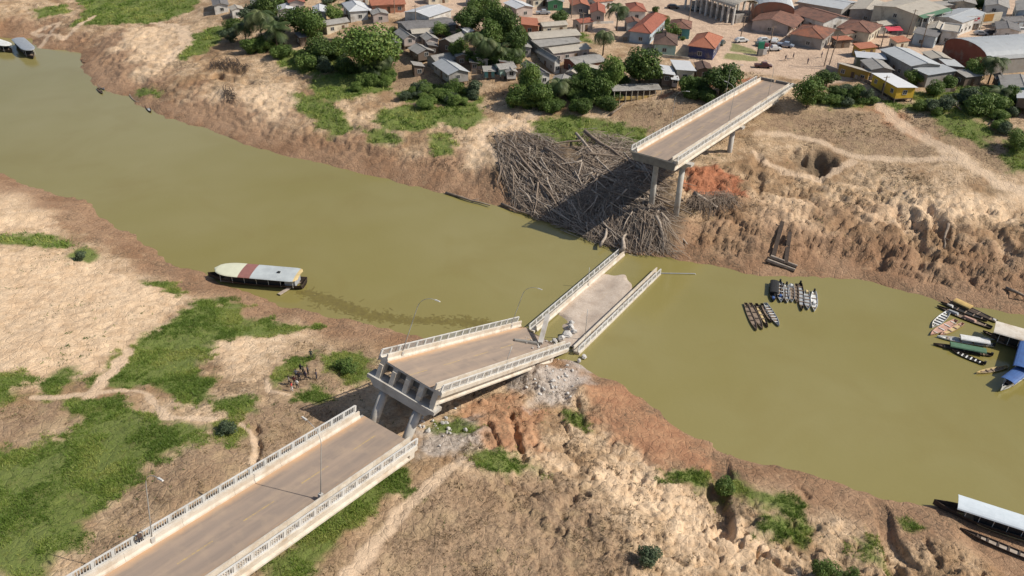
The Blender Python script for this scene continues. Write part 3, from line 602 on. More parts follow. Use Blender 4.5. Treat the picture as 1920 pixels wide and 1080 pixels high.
for k, (px, py, s) in enumerate([(1062, 628, 1.7), (1070, 614, 1.3), (1076, 622, 1.2), (1052, 634, 1.4), (1071, 606, 1.1), (1040, 640, 1.1), (1095, 668, .9), (1086, 676, .8)]):
    P = at(px, py, .4); chunk('concrete_boulder', 'pale concrete block half sunk in the gap between the two fallen spans', P, (s, s, s * .8), (random.random(), random.random(), k), k=50 + k, cat='rubble', group='blocks in the gap between the spans')
for k in range(40):
    px = random.gauss(1035, 26); py = random.gauss(712, 18); P = hit(px, py); s = random.uniform(.2, .7)
    chunk('rubble_stone', 'grey concrete stone on the dusty mound under the tilted span', (P[0], P[1], P[2] + .1), (s, s * .8, s * .7), (random.random() * 2, random.random(), random.random() * 6), k=100 + k, cat='rubble', group='stones on the rubble mound')
for k in range(26):
    px = random.gauss(822, 28); py = random.gauss(800, 14); P = hit(px, py); s = random.uniform(.2, .8)
    chunk('rubble_stone', 'grey concrete stone beside the foot of the leaning pier', (P[0], P[1], P[2] + .1), (s, s * .8, s * .7), (random.random() * 2, random.random(), random.random() * 6), k=300 + k, cat='rubble', group='stones by the leaning pier')
# bare reinforcement at the torn corner
b = MB(); c0 = on(M2, 10.2, 38., 0)
for k in range(16):
    p = on(M2, random.uniform(8.6, 10.6), 37.6 + random.uniform(0, .6), random.uniform(-1.2, .2)); b.tube([p, p + Vector((random.uniform(-.4, .9), random.uniform(-.2, .9), random.uniform(-1.3, .1))), p + Vector((random.uniform(-.4, 1.2), random.uniform(-.2, 1.), random.uniform(-2.2, -.8)))], .04, 4)
tag(b.build('bent_reinforcement', M_rust), 'bent rusty reinforcement bars hanging from the torn corner of the tilted deck', 'steel bars')
# lamps (deck coordinates: across, along)
lamp(M1, (8.75, 31.5, .05), -1, 'street lamp on the right barrier of the nearest span', arm=True)
lamp(M1, (1.15, 16.0, .05), 1, 'street lamp on the left barrier of the nearest span')
lamp(M2, (1.15, 3.2, .0), 1, 'street lamp at the upper left corner of the tilted span', L=9.4)
lamp(M2, (1.15, 33.8, .0), 1, 'street lamp by the low left end of the tilted span', L=8.)
lamp(M2, (9.2, 18.6, .0), -1, 'snapped lamp post halfway along the right side of the tilted span', broken=3.)
lamp(M3, (1.15, 18.5, .0), 1, 'snapped lamp post on the left barrier of the sunken span', broken=4.)
lamp(M3, (9.2, 3.2, .0), -1, 'lamp post without its arm at the near end of the sunken span', broken=6.)
lamp(M4, (.9, 18., .0), 1, 'street lamp at the seaward left side of the far span'.replace('seaward', 'broken-end'))
lamp(M4, (9.15, 33., .0), -1, 'street lamp halfway along the right barrier of the far span')
lamp(M4, (1.15, 52., .0), 1, 'street lamp on the left barrier of the far span near the town')
lamp(M4, (9.15, 62., .0), -1, 'street lamp on the right barrier of the far span near the tree')
# half sunk lamp pole in the river
b = MB(); A = at(1232, 512, .15); B = at(1303, 513, .15); b.tube([A - np.array([0, 0, .4]), A, B, B + np.array([.3, 0, -.3])], .1, 5); tag(b.build('sunken_pole', M_steel), 'fallen lamp pole floating beyond the end of the sunken span', 'pole')
# ------------------------------------------------------------------ boats, canoes, driftwood, people
M_wood = mat('weathered_boards', (.30, .23, .17), (.17, .125, .09), 1.5, .9, .01, 12.)
M_dwood = mat('dark_wet_wood', (.085, .06, .045), (.045, .034, .028), 1.5, .8)
M_gwood = mat('grey_driftwood', (.46, .39, .32), (.29, .235, .185), 1.2, .95, .01, 9.)
M_bwood = mat('brown_driftwood', (.30, .235, .18), (.17, .13, .10), 1.2, .95)
M_white = mat('white_paint', (.72, .73, .71), (.58, .58, .55), .9, .6, dirt=(.42, .37, .30), dsc=.6)
M_grey = mat('grey_paint', (.42, .44, .45), (.30, .31, .32), .9, .65)
M_green = mat('green_tarpaulin', (.10, .20, .12), (.07, .14, .085), 1.2, .6)
M_blue = mat('blue_tarpaulin', (.07, .15, .36), (.06, .11, .27), 1.2, .55)
M_yel = mat('ochre_tarpaulin', (.60, .42, .16), (.45, .30, .12), 1.2, .8)
M_pink = mat('faded_pink_paint', (.55, .34, .26), (.42, .26, .20), 1.2, .8)
M_black = mat('black_cloth', (.02, .02, .022), (.035, .035, .035), 2., .8)
M_redb = mat('faded_red_roof', (.31, .14, .12), (.25, .115, .10), 1.4, .8)
M_alu = mat('aluminium', (.55, .57, .58), (.42, .44, .45), 1., .4, metal=.5)
M_ybt = mat('pale_yellow_boards', (.62, .48, .24), (.50, .38, .19), 1.5, .8)
def hull_mb(L, Wd, H, n=13, sheer=.35, stern=.55, th=.05, x0=0):
    """open boat: outer and inner skin; bow at +x; z=0 is the waterline"""
    o = []; i_ = []
    for k in range(n):
        t = k / (n - 1); x = (t - .5) * L
        bw = Wd / 2 * (stern + (1 - stern) * sin(min(t / .45, 1) * pi / 2)) * (1 - max(0, (t - .55) / .45) ** 2.2) + .015
        zt = H * (.62 + sheer * (2 * t - .9) ** 2); kz = -H * .35 + H * .75 * max(0, (t - .75) / .25) ** 2
        o.append([(x, -bw, zt), (x, -bw * .8, zt * .25), (x, 0, kz), (x, bw * .8, zt * .25), (x, bw, zt)])
        b2 = max(.004, bw - th); i_.append([(x, -b2, zt), (x, -b2 * .8, zt * .3), (x, 0, kz + .1), (x, b2 * .8, zt * .3), (x, b2, zt)])
    m = MB(); v = [p for s in o for p in s] + [p for s in i_ for p in s]; f = []; N = n * 5
    for k in range(n - 1):
        for j in range(4):
            a = k * 5 + j; f.append((a, a + 1, a + 6, a + 5)); b = N + a; f.append((b, b + 5, b + 6, b + 1))
        for j in (0, 4): a = k * 5 + j; f.append((a, a + 5, N + a + 5, N + a) if j == 0 else (a, N + a, N + a + 5, a + 5))
    f += [(0, 1, 2, 3, 4), tuple(N + q for q in (4, 3, 2, 1, 0)), (0, N, N + 4, 4)]
    m.add(v, f); return m
_can = {}
def canoe(label, A, B, wd=.95, hullm=None, inm=None, nb=5, group=None, z=0., benchm=None, H=.42, cover=None, load=None, name='canoe', cat='canoe', engine=False):
    A = at(*A, z + .3); B = at(*B, z + .3); L = float(np.hypot(*(B - A)[:2])); c = (A + B) / 2; c[2] = z
    r = thing(name, label, cat, c, atan2(A[1] - B[1], A[0] - B[0]), group)     # A = bow
    hull_mb(L, wd, H).build('hull', hullm or M_wood, r)
    for k in range(nb):
        t = .12 + .68 * k / max(1, nb - 1); x = (t - .5) * L; w2 = wd * .42 * (1 if t < .7 else .8)
        m = MB(); m.box(x - .11, x + .11, -w2, w2, H * .42, H * .5); m.build('bench', benchm or M_wood, r)
    m = MB(); m.box(-L * .36, L * .26, -wd * .3, wd * .3, .05, .09); m.build('floor', inm or M_dwood, r)
    if cover:
        cm, x0, x1, hc = cover; m = MB(); x0 *= L; x1 *= L; w2 = wd * .52; pr_ = [(w2 * cos(q), hc + .3 * sin(q)) for q in np.linspace(0, pi, 7)] ; pr_ = pr_ + [(-w2 + .03, hc - .05), (w2 - .03, hc - .05)]
        n = len(pr_); v = [(x0, a, b) for a, b in pr_] + [(x1, a, b) for a, b in pr_]
        m.add(v, [tuple(range(n)), tuple(range(2 * n - 1, n - 1, -1))] + [(i, i + n, (i + 1) % n + n, (i + 1) % n) for i in range(n)]); m.build('canopy', cm, r)
        for xx in (x0 + .1, x1 - .1):
            for s in (-1, 1): m = MB(); m.tube([(xx, s * w2 * .9, H * .5), (xx, s * w2 * .9, hc)], .025, 4); m.build('canopy_post', M_dwood, r)
    if engine:
        m = MB(); m.box(-L / 2 - .3, -L / 2 + .05, -.16, .16, .2, .75); m.box(-L / 2 - .22, -L / 2 - .12, -.05, .05, -.4, .2); m.build('outboard_motor', M_black, r)
    for k, (cm, x, s) in enumerate(load or []):
        m = MB(); rr = random.Random(k + int(L * 9)); m.hexa([(x * L - s, -.28, .1), (x * L + s, -.25, .1), (x * L + s, .25, .1), (x * L - s, .3, .1), (x * L - s * .8, -.2, .5), (x * L + s * .7, -.2, .45), (x * L + s * .8, .2, .5), (x * L - s * .7, .22, .42)]); m.build('cargo', cm, r)
    return r
gA = 'canoes tied side by side in the open river'
canoe('outermost left canoe of the lower moored row, brown with pale benches', (1419, 619), (1398, 568), 1.1, M_wood, M_wood, 5, gA, benchm=M_dwood)
canoe('second canoe from the left in the lower moored row, brown', (1430, 617), (1407, 568), 1.1, M_wood, M_wood, 4, gA, benchm=M_dwood)
canoe('narrow canoe with ochre boards in the middle of the lower moored row', (1440, 613), (1418, 569), .85, M_dwood, M_ybt, 5, gA)
canoe('short dark canoe between the ochre one and the grey one in the lower row', (1447, 604), (1428, 569), .8, M_dwood, M_wood, 4, gA)
canoe('grey canoe with seven benches at the right of the lower moored row', (1461, 611), (1435, 568), 1.25, M_grey, M_wood, 7, gA, benchm=M_white)
gB = 'motor canoes tied in the upper row'
canoe('black covered boat with blue load at the left of the upper moored row', (1450, 565), (1452, 529), 1.6, M_black, M_black, 2, gB, cover=(M_black, -.45, .18, .75), load=[(M_blue, .33, .5)], H=.5)
canoe('blue grey boat beside the black covered boat', (1464, 566), (1463, 528), 1.3, M_grey, M_wood, 5, gB, benchm=M_white, engine=True, load=[(M_blue, .2, .4)])
canoe('slim dark canoe third from the left in the upper row', (1470, 565), (1468, 531), .8, M_dwood, M_wood, 4, gB)
canoe('white boat with grey benches in the middle of the upper row', (1476, 567), (1475, 533), 1.2, M_white, M_grey, 5, gB, engine=True)
canoe('grey boat with a pale tarpaulin bundle in the upper row', (1485, 566), (1484, 532), 1.2, M_grey, M_wood, 5, gB, load=[(M_white, -.4, .5)])
canoe('brown canoe left of the long dark canoe in the upper row', (1494, 567), (1493, 533), 1., M_wood, M_wood, 5, gB)
canoe('long dark canoe reaching farthest toward the drone in the upper row', (1504, 582), (1501, 531), 1.15, M_dwood, M_grey, 6, gB, engine=True)
canoe('grey boat with a cream bundle second from the right of the upper row', (1515, 580), (1513, 544), 1.25, M_grey, M_grey, 5, gB, load=[(M_ybt, -.42, .5)])
canoe('white boat with dark benches at the right end of the upper row', (1527, 583), (1527, 546), 1.25, M_white, M_white, 4, gB, engine=True, load=[(M_white, .1, .6)])
gC = 'boats moored around the floating house'
canoe('white canoe with black benches pointing up to the bank at the landing', (1748, 613), (1778, 585), 1.5, M_white, M_white, 6, gC, benchm=M_black)
canoe('faded pink canoe next to the white one at the landing', (1745, 627), (1793, 600), 1.4, M_pink, M_pink, 4, gC, benchm=M_white)
canoe('pink canoe with orange gunwales at the landing', (1763, 628), (1806, 606), 1., M_pink, M_ybt, 4, gC)
canoe('white covered boat between the pink canoes and the green boat', (1757, 630), (1862, 647), 1.6, M_white, M_grey, 4, gC, cover=(M_white, -.42, .1, .85), engine=True)
canoe('long boat under a green canopy at the landing', (1750, 644), (1858, 665), 1.5, M_dwood, M_dwood, 3, gC, cover=(M_green, -.4, .22, .8), engine=True)
canoe('small boat with white seats below the green canopy boat', (1785, 656), (1845, 681), 1.15, M_dwood, M_black, 6, gC, benchm=M_white, engine=True)
canoe('thin pale canoe in front of the floating house shadow', (1831, 699), (1889, 687), 1., M_ybt, M_wood, 5, gC)
canoe('long brown boat full of planks nearest the muddy shore', (1757, 573), (1860, 614), 1.6, M_dwood, M_wood, 5, gC, load=[(M_pink, -.1, 1.2), (M_grey, .2, 1.)])
canoe('dark boat between the plank boat and the tarpaulin boat', (1764, 566), (1852, 600), 1.3, M_dwood, M_black, 5, gC, load=[(M_white, .3, .6)])
canoe('old boat with an ochre tarpaulin over its bow against the shore', (1774, 558), (1869, 602), 1.6, M_wood, M_dwood, 4, gC, cover=(M_yel, .0, .33, .6), load=[(M_white, -.45, .3)])
canoe('thin dark canoe pointing at the floating house hull', (1843, 620), (1880, 634), .8, M_dwood, M_dwood, 3, gC)
gD = 'canoes drawn up at the far left shore'
canoe('lone canoe nearest the trees at the left shore bend', (160, 118), (154, 112), .8, M_dwood, M_dwood, 2, gD)
canoe('upper canoe of the two floating together off the left shore', (196, 168), (184, 156), .9, M_grey, M_dwood, 3, gD)
canoe('lower canoe of the two floating together off the left shore', (192, 175), (183, 165), .9, M_dwood, M_dwood, 3, gD)
canoe('white canoe below the small green bush on the left shore', (261, 192), (245, 177), 1.2, M_white, M_grey, 3, gD)
canoe('dark canoe farthest right of the left shore canoes', (283, 210), (273, 195), 1., M_dwood, M_grey, 3, gD)
canoe('dark boat with white seats wedged under the driftwood pile', (1098, 430), (1040, 398), 1.6, M_black, M_black, 3, None, benchm=M_white, load=[(M_white, -.3, .6), (M_white, .3, .7)])
def riverboat(label, A, B, wd, zr, roofm, hullm, bands=None, L_over=(0, 0), wall=None, round_end=True, name='river_boat', hullw=.8, decks=True):
    """A bow end, B stern end of the roof seen in the photo, zr roof height"""
    A = at(*A, zr); B = at(*B, zr); L = float(np.hypot(*(A - B)[:2])); c = (A + B) / 2; c[2] = 0
    r = thing(name, label, 'river boat', c, atan2(A[1] - B[1], A[0] - B[0]))
    hm = hull_mb(L + L_over[0] + L_over[1], wd * hullw, 1.25, 15, .3, .8, .08); hm.v = [(x + (L_over[0] - L_over[1]) / 2, y, z) for x, y, z in hm.v]; hm.build('hull', hullm, r)
    m = MB(); m.box(-L * .44, L * .40, -wd * .32, wd * .32, .45, .52); m.build('deck', M_wood, r)
    n = 22; prof = []
    rf = MB(); seg = bands or [(0, 1, roofm)]
    def hw(x):   # half width along length
        e = 1.; t = (x / L + .5)
        if round_end:
            if t > .72: e = sqrt(max(0, 1 - ((t - .72) / .28) ** 2.2))
            if t < .08: e = sqrt(max(0, 1 - ((.08 - t) / .08) ** 2)) * .45 + .55
        return max(.12, wd / 2 * e)
    for a, b, mm in seg:
        m = MB(); xs = np.linspace(a, b, max(3, int(n * (b - a)) + 2)); rows = []
        for t in xs:
            x = (t - .5) * L; h = hw(x); rows.append([(x, h * cos(q), zr - .28 + .34 * sin(q) * (h / (wd / 2)) ** .5) for q in np.linspace(0, pi, 9)])
        v = [p for w_ in rows for p in w_] + [(p[0], p[1] * .98, p[2] - .07) for w_ in rows for p in w_]; N = len(xs) * 9; f = []
        for k in range(len(xs) - 1):
            for j in range(8): q = k * 9 + j; f += [(q, q + 9, q + 10, q + 1), (N + q, N + q + 1, N + q + 10, N + q + 9)]
            for q, s in ((k * 9, 0), (k * 9 + 8, 1)): f.append((q, N + q, N + q + 9, q + 9) if s == 0 else (q, q + 9, N + q + 9, N + q))
        for q0 in (0, (len(xs) - 1) * 9):
            for j in range(8): f.append((q0 + j, q0 + j + 1, N + q0 + j + 1, N + q0 + j))
        m.add(v, f); m.build('roof', mm, r)
    for k in range(7):
        x = -L * .44 + L * .84 * k / 6
        for s in (-1, 1): m = MB(); m.tube([(x, s * wd * .34, .5), (x, s * min(hw(x) * .8, wd * .36), zr - .1)], .04, 5); m.build('post', M_white, r)
    m = MB(); m.box(-L * .30, L * .30, -wd * .30, wd * .30, .52, zr - .42); m.build('cabin', wall or M_black, r)
    m = MB(); m.box(-L * .46, -L * .34, -wd * .28, wd * .28, .52, zr - .45); m.build('stern_cabin', M_grey, r)
    return r
rb = riverboat('grey and cream roofed passenger boat with a red roof band aground on the left bank', (402, 500), (563, 514), 5.0, 2.6, M_white, M_dwood,
    [(0, .04, M_ybt), (.04, .53, mat('grey_blue_roof', (.50, .54, .54), (.38, .41, .42), .5, .6)), (.53, .67, M_redb), (.67, 1., mat('cream_roof', (.66, .66, .50), (.58, .58, .44), .8, .6))], (1.6, .6))
m = MB(); m.box(3, 3.3, -.3, .2, 0, .12)
rb.children[0]
b = MB(); b.box(-.25, .25, -.25, .25, 0, .25); hatch = b.build('hatch', M_black, rb, loc=(-4.3, .2, 2.62))
A = at(523, 552, .25); B = at(561, 528, .25); b = MB(); b.beam((0, 0, 0), Vector(map(float, B - A)), .7, .14); o = b.build('gangplank', M_gwood); o.location = tuple(map(float, A)); tag(o, 'pale gangplank from the stern of the stranded passenger boat to the mud', 'plank')
riverboat('long narrow boat with a pale blue grey roof at the lower right corner', (1797, 938), (1990, 1000), 2.9, 2.3, mat('pale_blue_roof', (.62, .68, .72), (.54, .60, .64), 1, .6), M_dwood, L_over=(2.6, .3), round_end=False, hullw=.95)
c_ = canoe('wide canoe with yellow floor and brown thwarts beside the long roofed boat', (1793, 962), (1975, 1024), 1.9, M_ybt, M_ybt, 7, None, z=.15)
c_ = canoe('narrow grey canoe drawn up on the mud closest to the camera', (1800, 990), (1975, 1062), 1.0, M_dwood, M_gwood, 7, None, z=.35, benchm=M_dwood)
riverboat('floating house with a long cream roof at the right edge of the view', (1866, 610), (2000, 648), 4.2, 2.8, M_concL, M_dwood, round_end=False, name='floating_house')
riverboat('blue roofed launch with a white bow at the right edge of the view', (1890, 712), (1948, 668), 2.2, 1.9, M_blue, M_white, L_over=(1.4, 0), round_end=False, name='launch')
riverboat('tall blue sided boat half out of view behind the launch', (1922, 690), (1935, 640), 3.4, 2.6, M_blue, M_dwood, round_end=False)
riverboat('white roofed river boat cut by the left edge of the view', (17, 84), (-30, 68), 4.2, 2.6, M_white, M_dwood, L_over=(1., 0))
riverboat('grey roofed river boat moored at the upper left shore', (57, 93), (32, 70), 4.2, 2.9, M_alu, M_dwood, L_over=(1.2, 0))
# ---- slipway and raft on the far bank
r = thing('slipway', 'two dark timber slide rails running down the bank to a log raft', 'slipway', hit(1470, 455))
Mi = Matrix.Translation(-r.location)
for (a, b_) in (((1467, 416), (1450, 481)), ((1481, 436), (1473, 495))):
    P = hit(*a, .7); Q = hit(*b_, .35); m = MB(); m.beam(Mi @ Vector(map(float, P)), Mi @ Vector(map(float, Q)), .8, .4); m.build('rail', M_dwood, r)
    for t in (.05, .35, .65, .95):
        p = Vector(map(float, P + (Q - P) * t)); m = MB(); m.tube([Mi @ p, Mi @ Vector((p.x, p.y, p.z - 1.6))], .14, 5); m.build('post', M_dwood, r)
r = thing('log_raft', 'small raft of dark logs at the foot of the timber slide', 'raft', hit(1463, 498))
Mi = Matrix.Translation(-r.location)
for k in range(4):
    P = hit(1436 + k * 3, 490 - k * 3.5, .35); Q = hit(1489 + k * 2, 509 - k * 3.5, .25); m = MB(); m.tube([Mi @ Vector(map(float, P)), Mi @ Vector(map(float, Q))], [.24, .2], 7); m.build('log', M_dwood if k % 2 == 0 else M_gwood, r)
# ---- driftwood pile: each large log is its own object, the twigs between are one mass
def log_mesh(k, L, r0, m_):
    rr = random.Random(k); n = 6; p = []; y = z = 0
    for i in range(n): p.append((L * i / (n - 1), y, z)); y += rr.gauss(0, L * .018); z += rr.gauss(0, L * .012)
    b = MB(); b.tube(p, [r0 * (1 - .55 * i / (n - 1)) * rr.uniform(.85, 1.15) for i in range(n)], 6)
    if k % 3 == 0: q = p[n // 2]; b.tube([q, (q[0] + L * .12, q[1] + L * .1, q[2] + L * .05)], [r0 * .5, r0 * .2], 5)
    return b.mesh('log', m_, True)
LOGM = [log_mesh(k, 10, .26 if k % 3 else .34, (M_gwood, M_bwood, M_gwood, M_bwood, M_gwood)[k % 5]) for k in range(12)]
PILE = np.array([(925, 266), (985, 266), (1030, 285), (1060, 325), (1085, 330), (1092, 275), (1150, 285), (1200, 305), (1235, 350), (1240, 410), (1255, 455), (1215, 466), (1175, 460), (1125, 440), (1060, 412), (1000, 390), (965, 366), (935, 320)])
def rnd_in(P):
    while True:
        x = random.uniform(P[:, 0].min(), P[:, 0].max()); y = random.uniform(P[:, 1].min(), P[:, 1].max())
        if inside(np.array([x]), np.array([y]), P)[0]: return x, y
def put_log(P, Q, k, label, group, mesh=None, thick=1.):
    P = Vector(map(float, P)); Q = Vector(map(float, Q)); d = Q - P; o = link('driftwood_log', mesh or LOGM[k % 12]); L = d.length
    q = d.to_track_quat('X', 'Z'); o.matrix_world = Matrix.Translation(P) @ q.to_matrix().to_4x4() @ Matrix.Diagonal((L / 10, thick, thick, 1))
    return tag(o, label, 'log', group)
def field(x, y):   # fall direction of the timber in the pile, as a direction on the ground
    if x < 1090: return radians(random.gauss(-62, 14))
    if y > 395: return radians(random.gauss(-80, 26))
    return radians(random.gauss(-40 if random.random() < .5 else -125, 30))
def pile_h(x, y): return .4 + 1.5 * random.random() ** 1.6
for k in range(285):
    for tr_ in range(12):
        x, y = rnd_in(PILE); P = hit(x, y); a = field(x, y); L = random.uniform(3.5, 11) if random.random() < .8 else random.uniform(9, 15)
        Q = P + np.array([cos(a), sin(a), 0]) * L
        if hz(Q[0], Q[1]) > -.55: break
    P[2] = hz(P[0], P[1]) + pile_h(x, y); Q[2] = max(hz(Q[0], Q[1]), 0) + .2 + .9 * random.random()
    put_log(P, Q, k, 'bare tree trunk in the driftwood pile below the broken far span', 'trunks in the driftwood pile', thick=random.uniform(.32, .85))
for k, (a, b_, lab) in enumerate([((1022, 278), (1108, 342), 'long pale trunk arching across the middle of the driftwood pile'), ((1096, 246), (1178, 300), 'pale trunk with its top in the grass above the driftwood pile'), ((968, 283), (1050, 385), 'long straight trunk down the left of the driftwood pile'),
        ((1125, 462), (1146, 424), 'pale trunk standing out of the water at the foot of the pile'), ((1165, 470), (1176, 440), 'short white trunk leaning out of the river by the pile'), ((1230, 405), (1240, 472), 'white trunk fallen beside the tall pier down to the water'), ((1080, 250), (1150, 330), 'trunk lying from the green grass down into the pile'), ((1300, 362), (1348, 385), 'dark trunk lying right of the tall pier')]):
    P = hit(*a, 1.8); Q = hit(*b_, 1.0); put_log(P, Q, k * 5 + 1, lab, None, thick=1.5)
for k, (a, b_, lab) in enumerate([((836, 362), (918, 391), 'long log afloat along the far shore left of the driftwood'), ((940, 383), (994, 406), 'pale log at the waterline beside the driftwood'), ((1885, 540), (1950, 570), 'pale pole lying on the right hand bank'), ((1778, 420), (1768, 468), 'pale leaning trunk in the gully of the right bank'), ((1808, 185), (1780, 205), 'pale pole in the grass below the grey warehouse'), ((1778, 185), (1800, 208), 'second pale pole in the grass below the grey warehouse'), ((1875, 205), (1858, 232), 'pale leaning stump below the stilt house'), ((1145, 215), (1172, 196), 'thin white trunk in the scrub below the yellow veranda')]):
    P = hit(*a, .3); Q = hit(*b_, .3); P[2] = max(P[2], .15); Q[2] = max(Q[2], .15); put_log(P, Q, k, lab, None, LOGM[3], 1.)
def twigs(n, poly, lmin, lmax, r, m_, name, label):
    V = []; Fc = []; c = 0
    for k in range(n):
        x, y = rnd_in(poly); P = at(x, y, 3.); a = field(x, y) + random.gauss(0, .35); L = random.uniform(lmin, lmax)
        V.append((P[0], P[1], L, a))
    V = np.array(V); V = V[hgrid(V[:, 0] + np.cos(V[:, 3]) * V[:, 2], V[:, 1] + np.sin(V[:, 3]) * V[:, 2]) > -.4]; n = len(V); X, Y, L, A = V.T; X2 = X + np.cos(A) * L; Y2 = Y + np.sin(A) * L
    z1 = hgrid(X, Y) + RS.rand(n) ** 1.5 * 1.7; z2 = np.maximum(hgrid(X2, Y2), 0) + RS.rand(n) * 1.2
    nx = -np.sin(A) * r; ny = np.cos(A) * r; rr = (RS.rand(n) * .8 + .5)
    nx *= rr; ny *= rr; up = r * 1.3 * rr
    P0 = np.stack([X + nx, Y + ny, z1], 1); P1 = np.stack([X - nx, Y - ny, z1], 1); P2 = np.stack([X, Y, z1 + up], 1)
    Q0 = np.stack([X2 + nx * .4, Y2 + ny * .4, z2], 1); Q1 = np.stack([X2 - nx * .4, Y2 - ny * .4, z2], 1); Q2 = np.stack([X2, Y2, z2 + up * .5], 1)
    VV = np.stack([P0, P1, P2, Q0, Q1, Q2], 1).reshape(-1, 3); b_ = np.arange(n)[:, None] * 6
    Fc = np.concatenate([b_ + np.array([[0, 2, 5, 3]]), b_ + np.array([[2, 1, 4, 5]])], 0)
    o = link(name, np_mesh(name, VV, Fc, m_, npf=4)); tag(o, label, kind='stuff')
twigs(4200, PILE, 1.5, 6, .07, M_bwood, 'driftwood_branches', 'tangle of grey and brown branches filling the driftwood pile')
twigs(3000, PILE, 1.5, 7, .06, M_gwood, 'driftwood_branches', 'pale bleached branches lying over the driftwood pile')
twigs(500, np.array([(1290, 380), (1365, 384), (1375, 398), (1330, 404), (1285, 400)]), 1., 4, .06, M_bwood, 'driftwood_branches', 'dark branches heaped right of the tall bridge pier')
twigs(260, np.array([(398, 136), (440, 138), (470, 144), (468, 158), (430, 152), (400, 148)]), .8, 3.5, .08, M_dwood, 'timber_heap', 'dark heap of rotten timber on the upper left bank')
twigs(120, np.array([(420, 182), (440, 184), (445, 198), (424, 196)]), .6, 2.5, .07, M_dwood, 'timber_heap', 'small dark timber heap below the larger one on the upper left bank')
V = []; R9 = np.random.RandomState(5)
for pl, n_ in (([(565, 548), (620, 562), (690, 590), (760, 600), (860, 603), (915, 606)], 1100), ([(590, 562), (650, 580), (700, 596)], 260)):
    pl = np.array([at(*p, .02)[:2] for p in pl])
    for _ in range(n_):
        i = R9.randint(len(pl) - 1); p = pl[i] + (pl[i + 1] - pl[i]) * R9.rand() + R9.randn(2) * (.3 + .8 * R9.rand()); a = R9.rand() * 3.1; l = R9.uniform(.1, .6); w_ = R9.uniform(.03, .2)
        c, s_ = cos(a), sin(a); V += [(p[0] - c * l + s_ * w_, p[1] - s_ * l - c * w_, .012), (p[0] + c * l + s_ * w_, p[1] + s_ * l - c * w_, .012), (p[0] + c * l - s_ * w_, p[1] + s_ * l + c * w_, .03), (p[0] - c * l - s_ * w_, p[1] - s_ * l + c * w_, .012)]
tag(link('dark_water_patches', np_mesh('dark_water_patches', V, np.arange(len(V)).reshape(-1, 4), mat('dark_olive', (.19, .155, .045), (.15, .12, .04), 1, .5), npf=4)), 'band of small dark patches on the water trailing from the stranded boat', kind='stuff')  # flat dark flecks strung along the water surface
# ---- people
def person(label, P, yaw, shirt, trousers, pose='stand', sc=1., group=None, skin=None):
    r = thing('person', label, 'person', P, yaw, group); rr = random.Random(int(P[0] * 100)); bend = rr.uniform(-.12, .12)
    me = bpy.data.meshes.new('body'); st = {'stand': .11, 'walk': .28}[pose]
    J = [(0, 0, .92, .15), (0, .0, 1.12, .14), (0, .01, 1.34, .17), (0, .02, 1.47, .08), (0, .03, 1.56, .095), (0, .03, 1.68, .10), (0, .02, 1.75, .06),
         (.20, 0, 1.40, .075), (.27, .04, 1.12, .055), (.24, .18 + bend, .92, .042), (.24, .24 + bend, .85, .04), (-.20, 0, 1.40, .075), (-.27, -.02, 1.12, .055), (-.25, .10, .90, .042), (-.25, .14, .82, .04),
         (.10, 0, .86, .11), (.12, st * .5, .48, .075), (.12, st * .2, .09, .05), (.13, st * .2 + .15, .04, .045), (-.10, 0, .86, .11), (-.12, -st * .2, .48, .075), (-.12, -st, .09, .05), (-.13, -st + .15, .04, .045)]
    E = [(0, 1), (1, 2), (2, 3), (3, 4), (4, 5), (5, 6), (2, 7), (7, 8), (8, 9), (9, 10), (2, 11), (11, 12), (12, 13), (13, 14), (0, 15), (15, 16), (16, 17), (17, 18), (0, 19), (19, 20), (20, 21), (21, 22)]
    me.from_pydata([(x * sc, y * sc, z * sc) for x, y, z, _ in J], E, []); o = link('body', me, r)
    md = o.modifiers.new('skin', 'SKIN'); me.skin_vertices[0].data[0].use_root = True
    for i, j in enumerate(J): me.skin_vertices[0].data[i].radius = (j[3] * sc, j[3] * sc * .85)
    s = o.modifiers.new('sub', 'SUBSURF'); s.levels = 1; s.render_levels = 1
    t = NT('clothes'); sp = t.n('ShaderNodeSeparateXYZ'); t.l(t.tc.outputs['Object'], sp.inputs[0]); z = sp.outputs[2]
    c = t.mix(t.math('GREATER_THAN', z, .95), trousers, shirt); c = t.mix(t.math('GREATER_THAN', z, 1.5), c, skin or (.20, .11, .07)); c = t.mix(t.math('LESS_THAN', z, .08), c, (.03, .025, .02))
    xa = t.math('ABSOLUTE', sp.outputs[0]); arm = t.math('MULTIPLY', t.math('GREATER_THAN', xa, .2), t.math('LESS_THAN', z, 1.12)); c = t.mix(t.math('MULTIPLY', arm, t.math('GREATER_THAN', z, .78)), c, skin or (.20, .11, .07))
    me.materials.append(t.done(c, .85))
    b = MB(); b.sphere((0, .0, 1.70 * sc), .115 * sc, 8, 5, (1, 1.05, .85)); b.build('hair', M_black, r, True)
    return r
gP = 'group of people standing on the bank left of the tipped span'
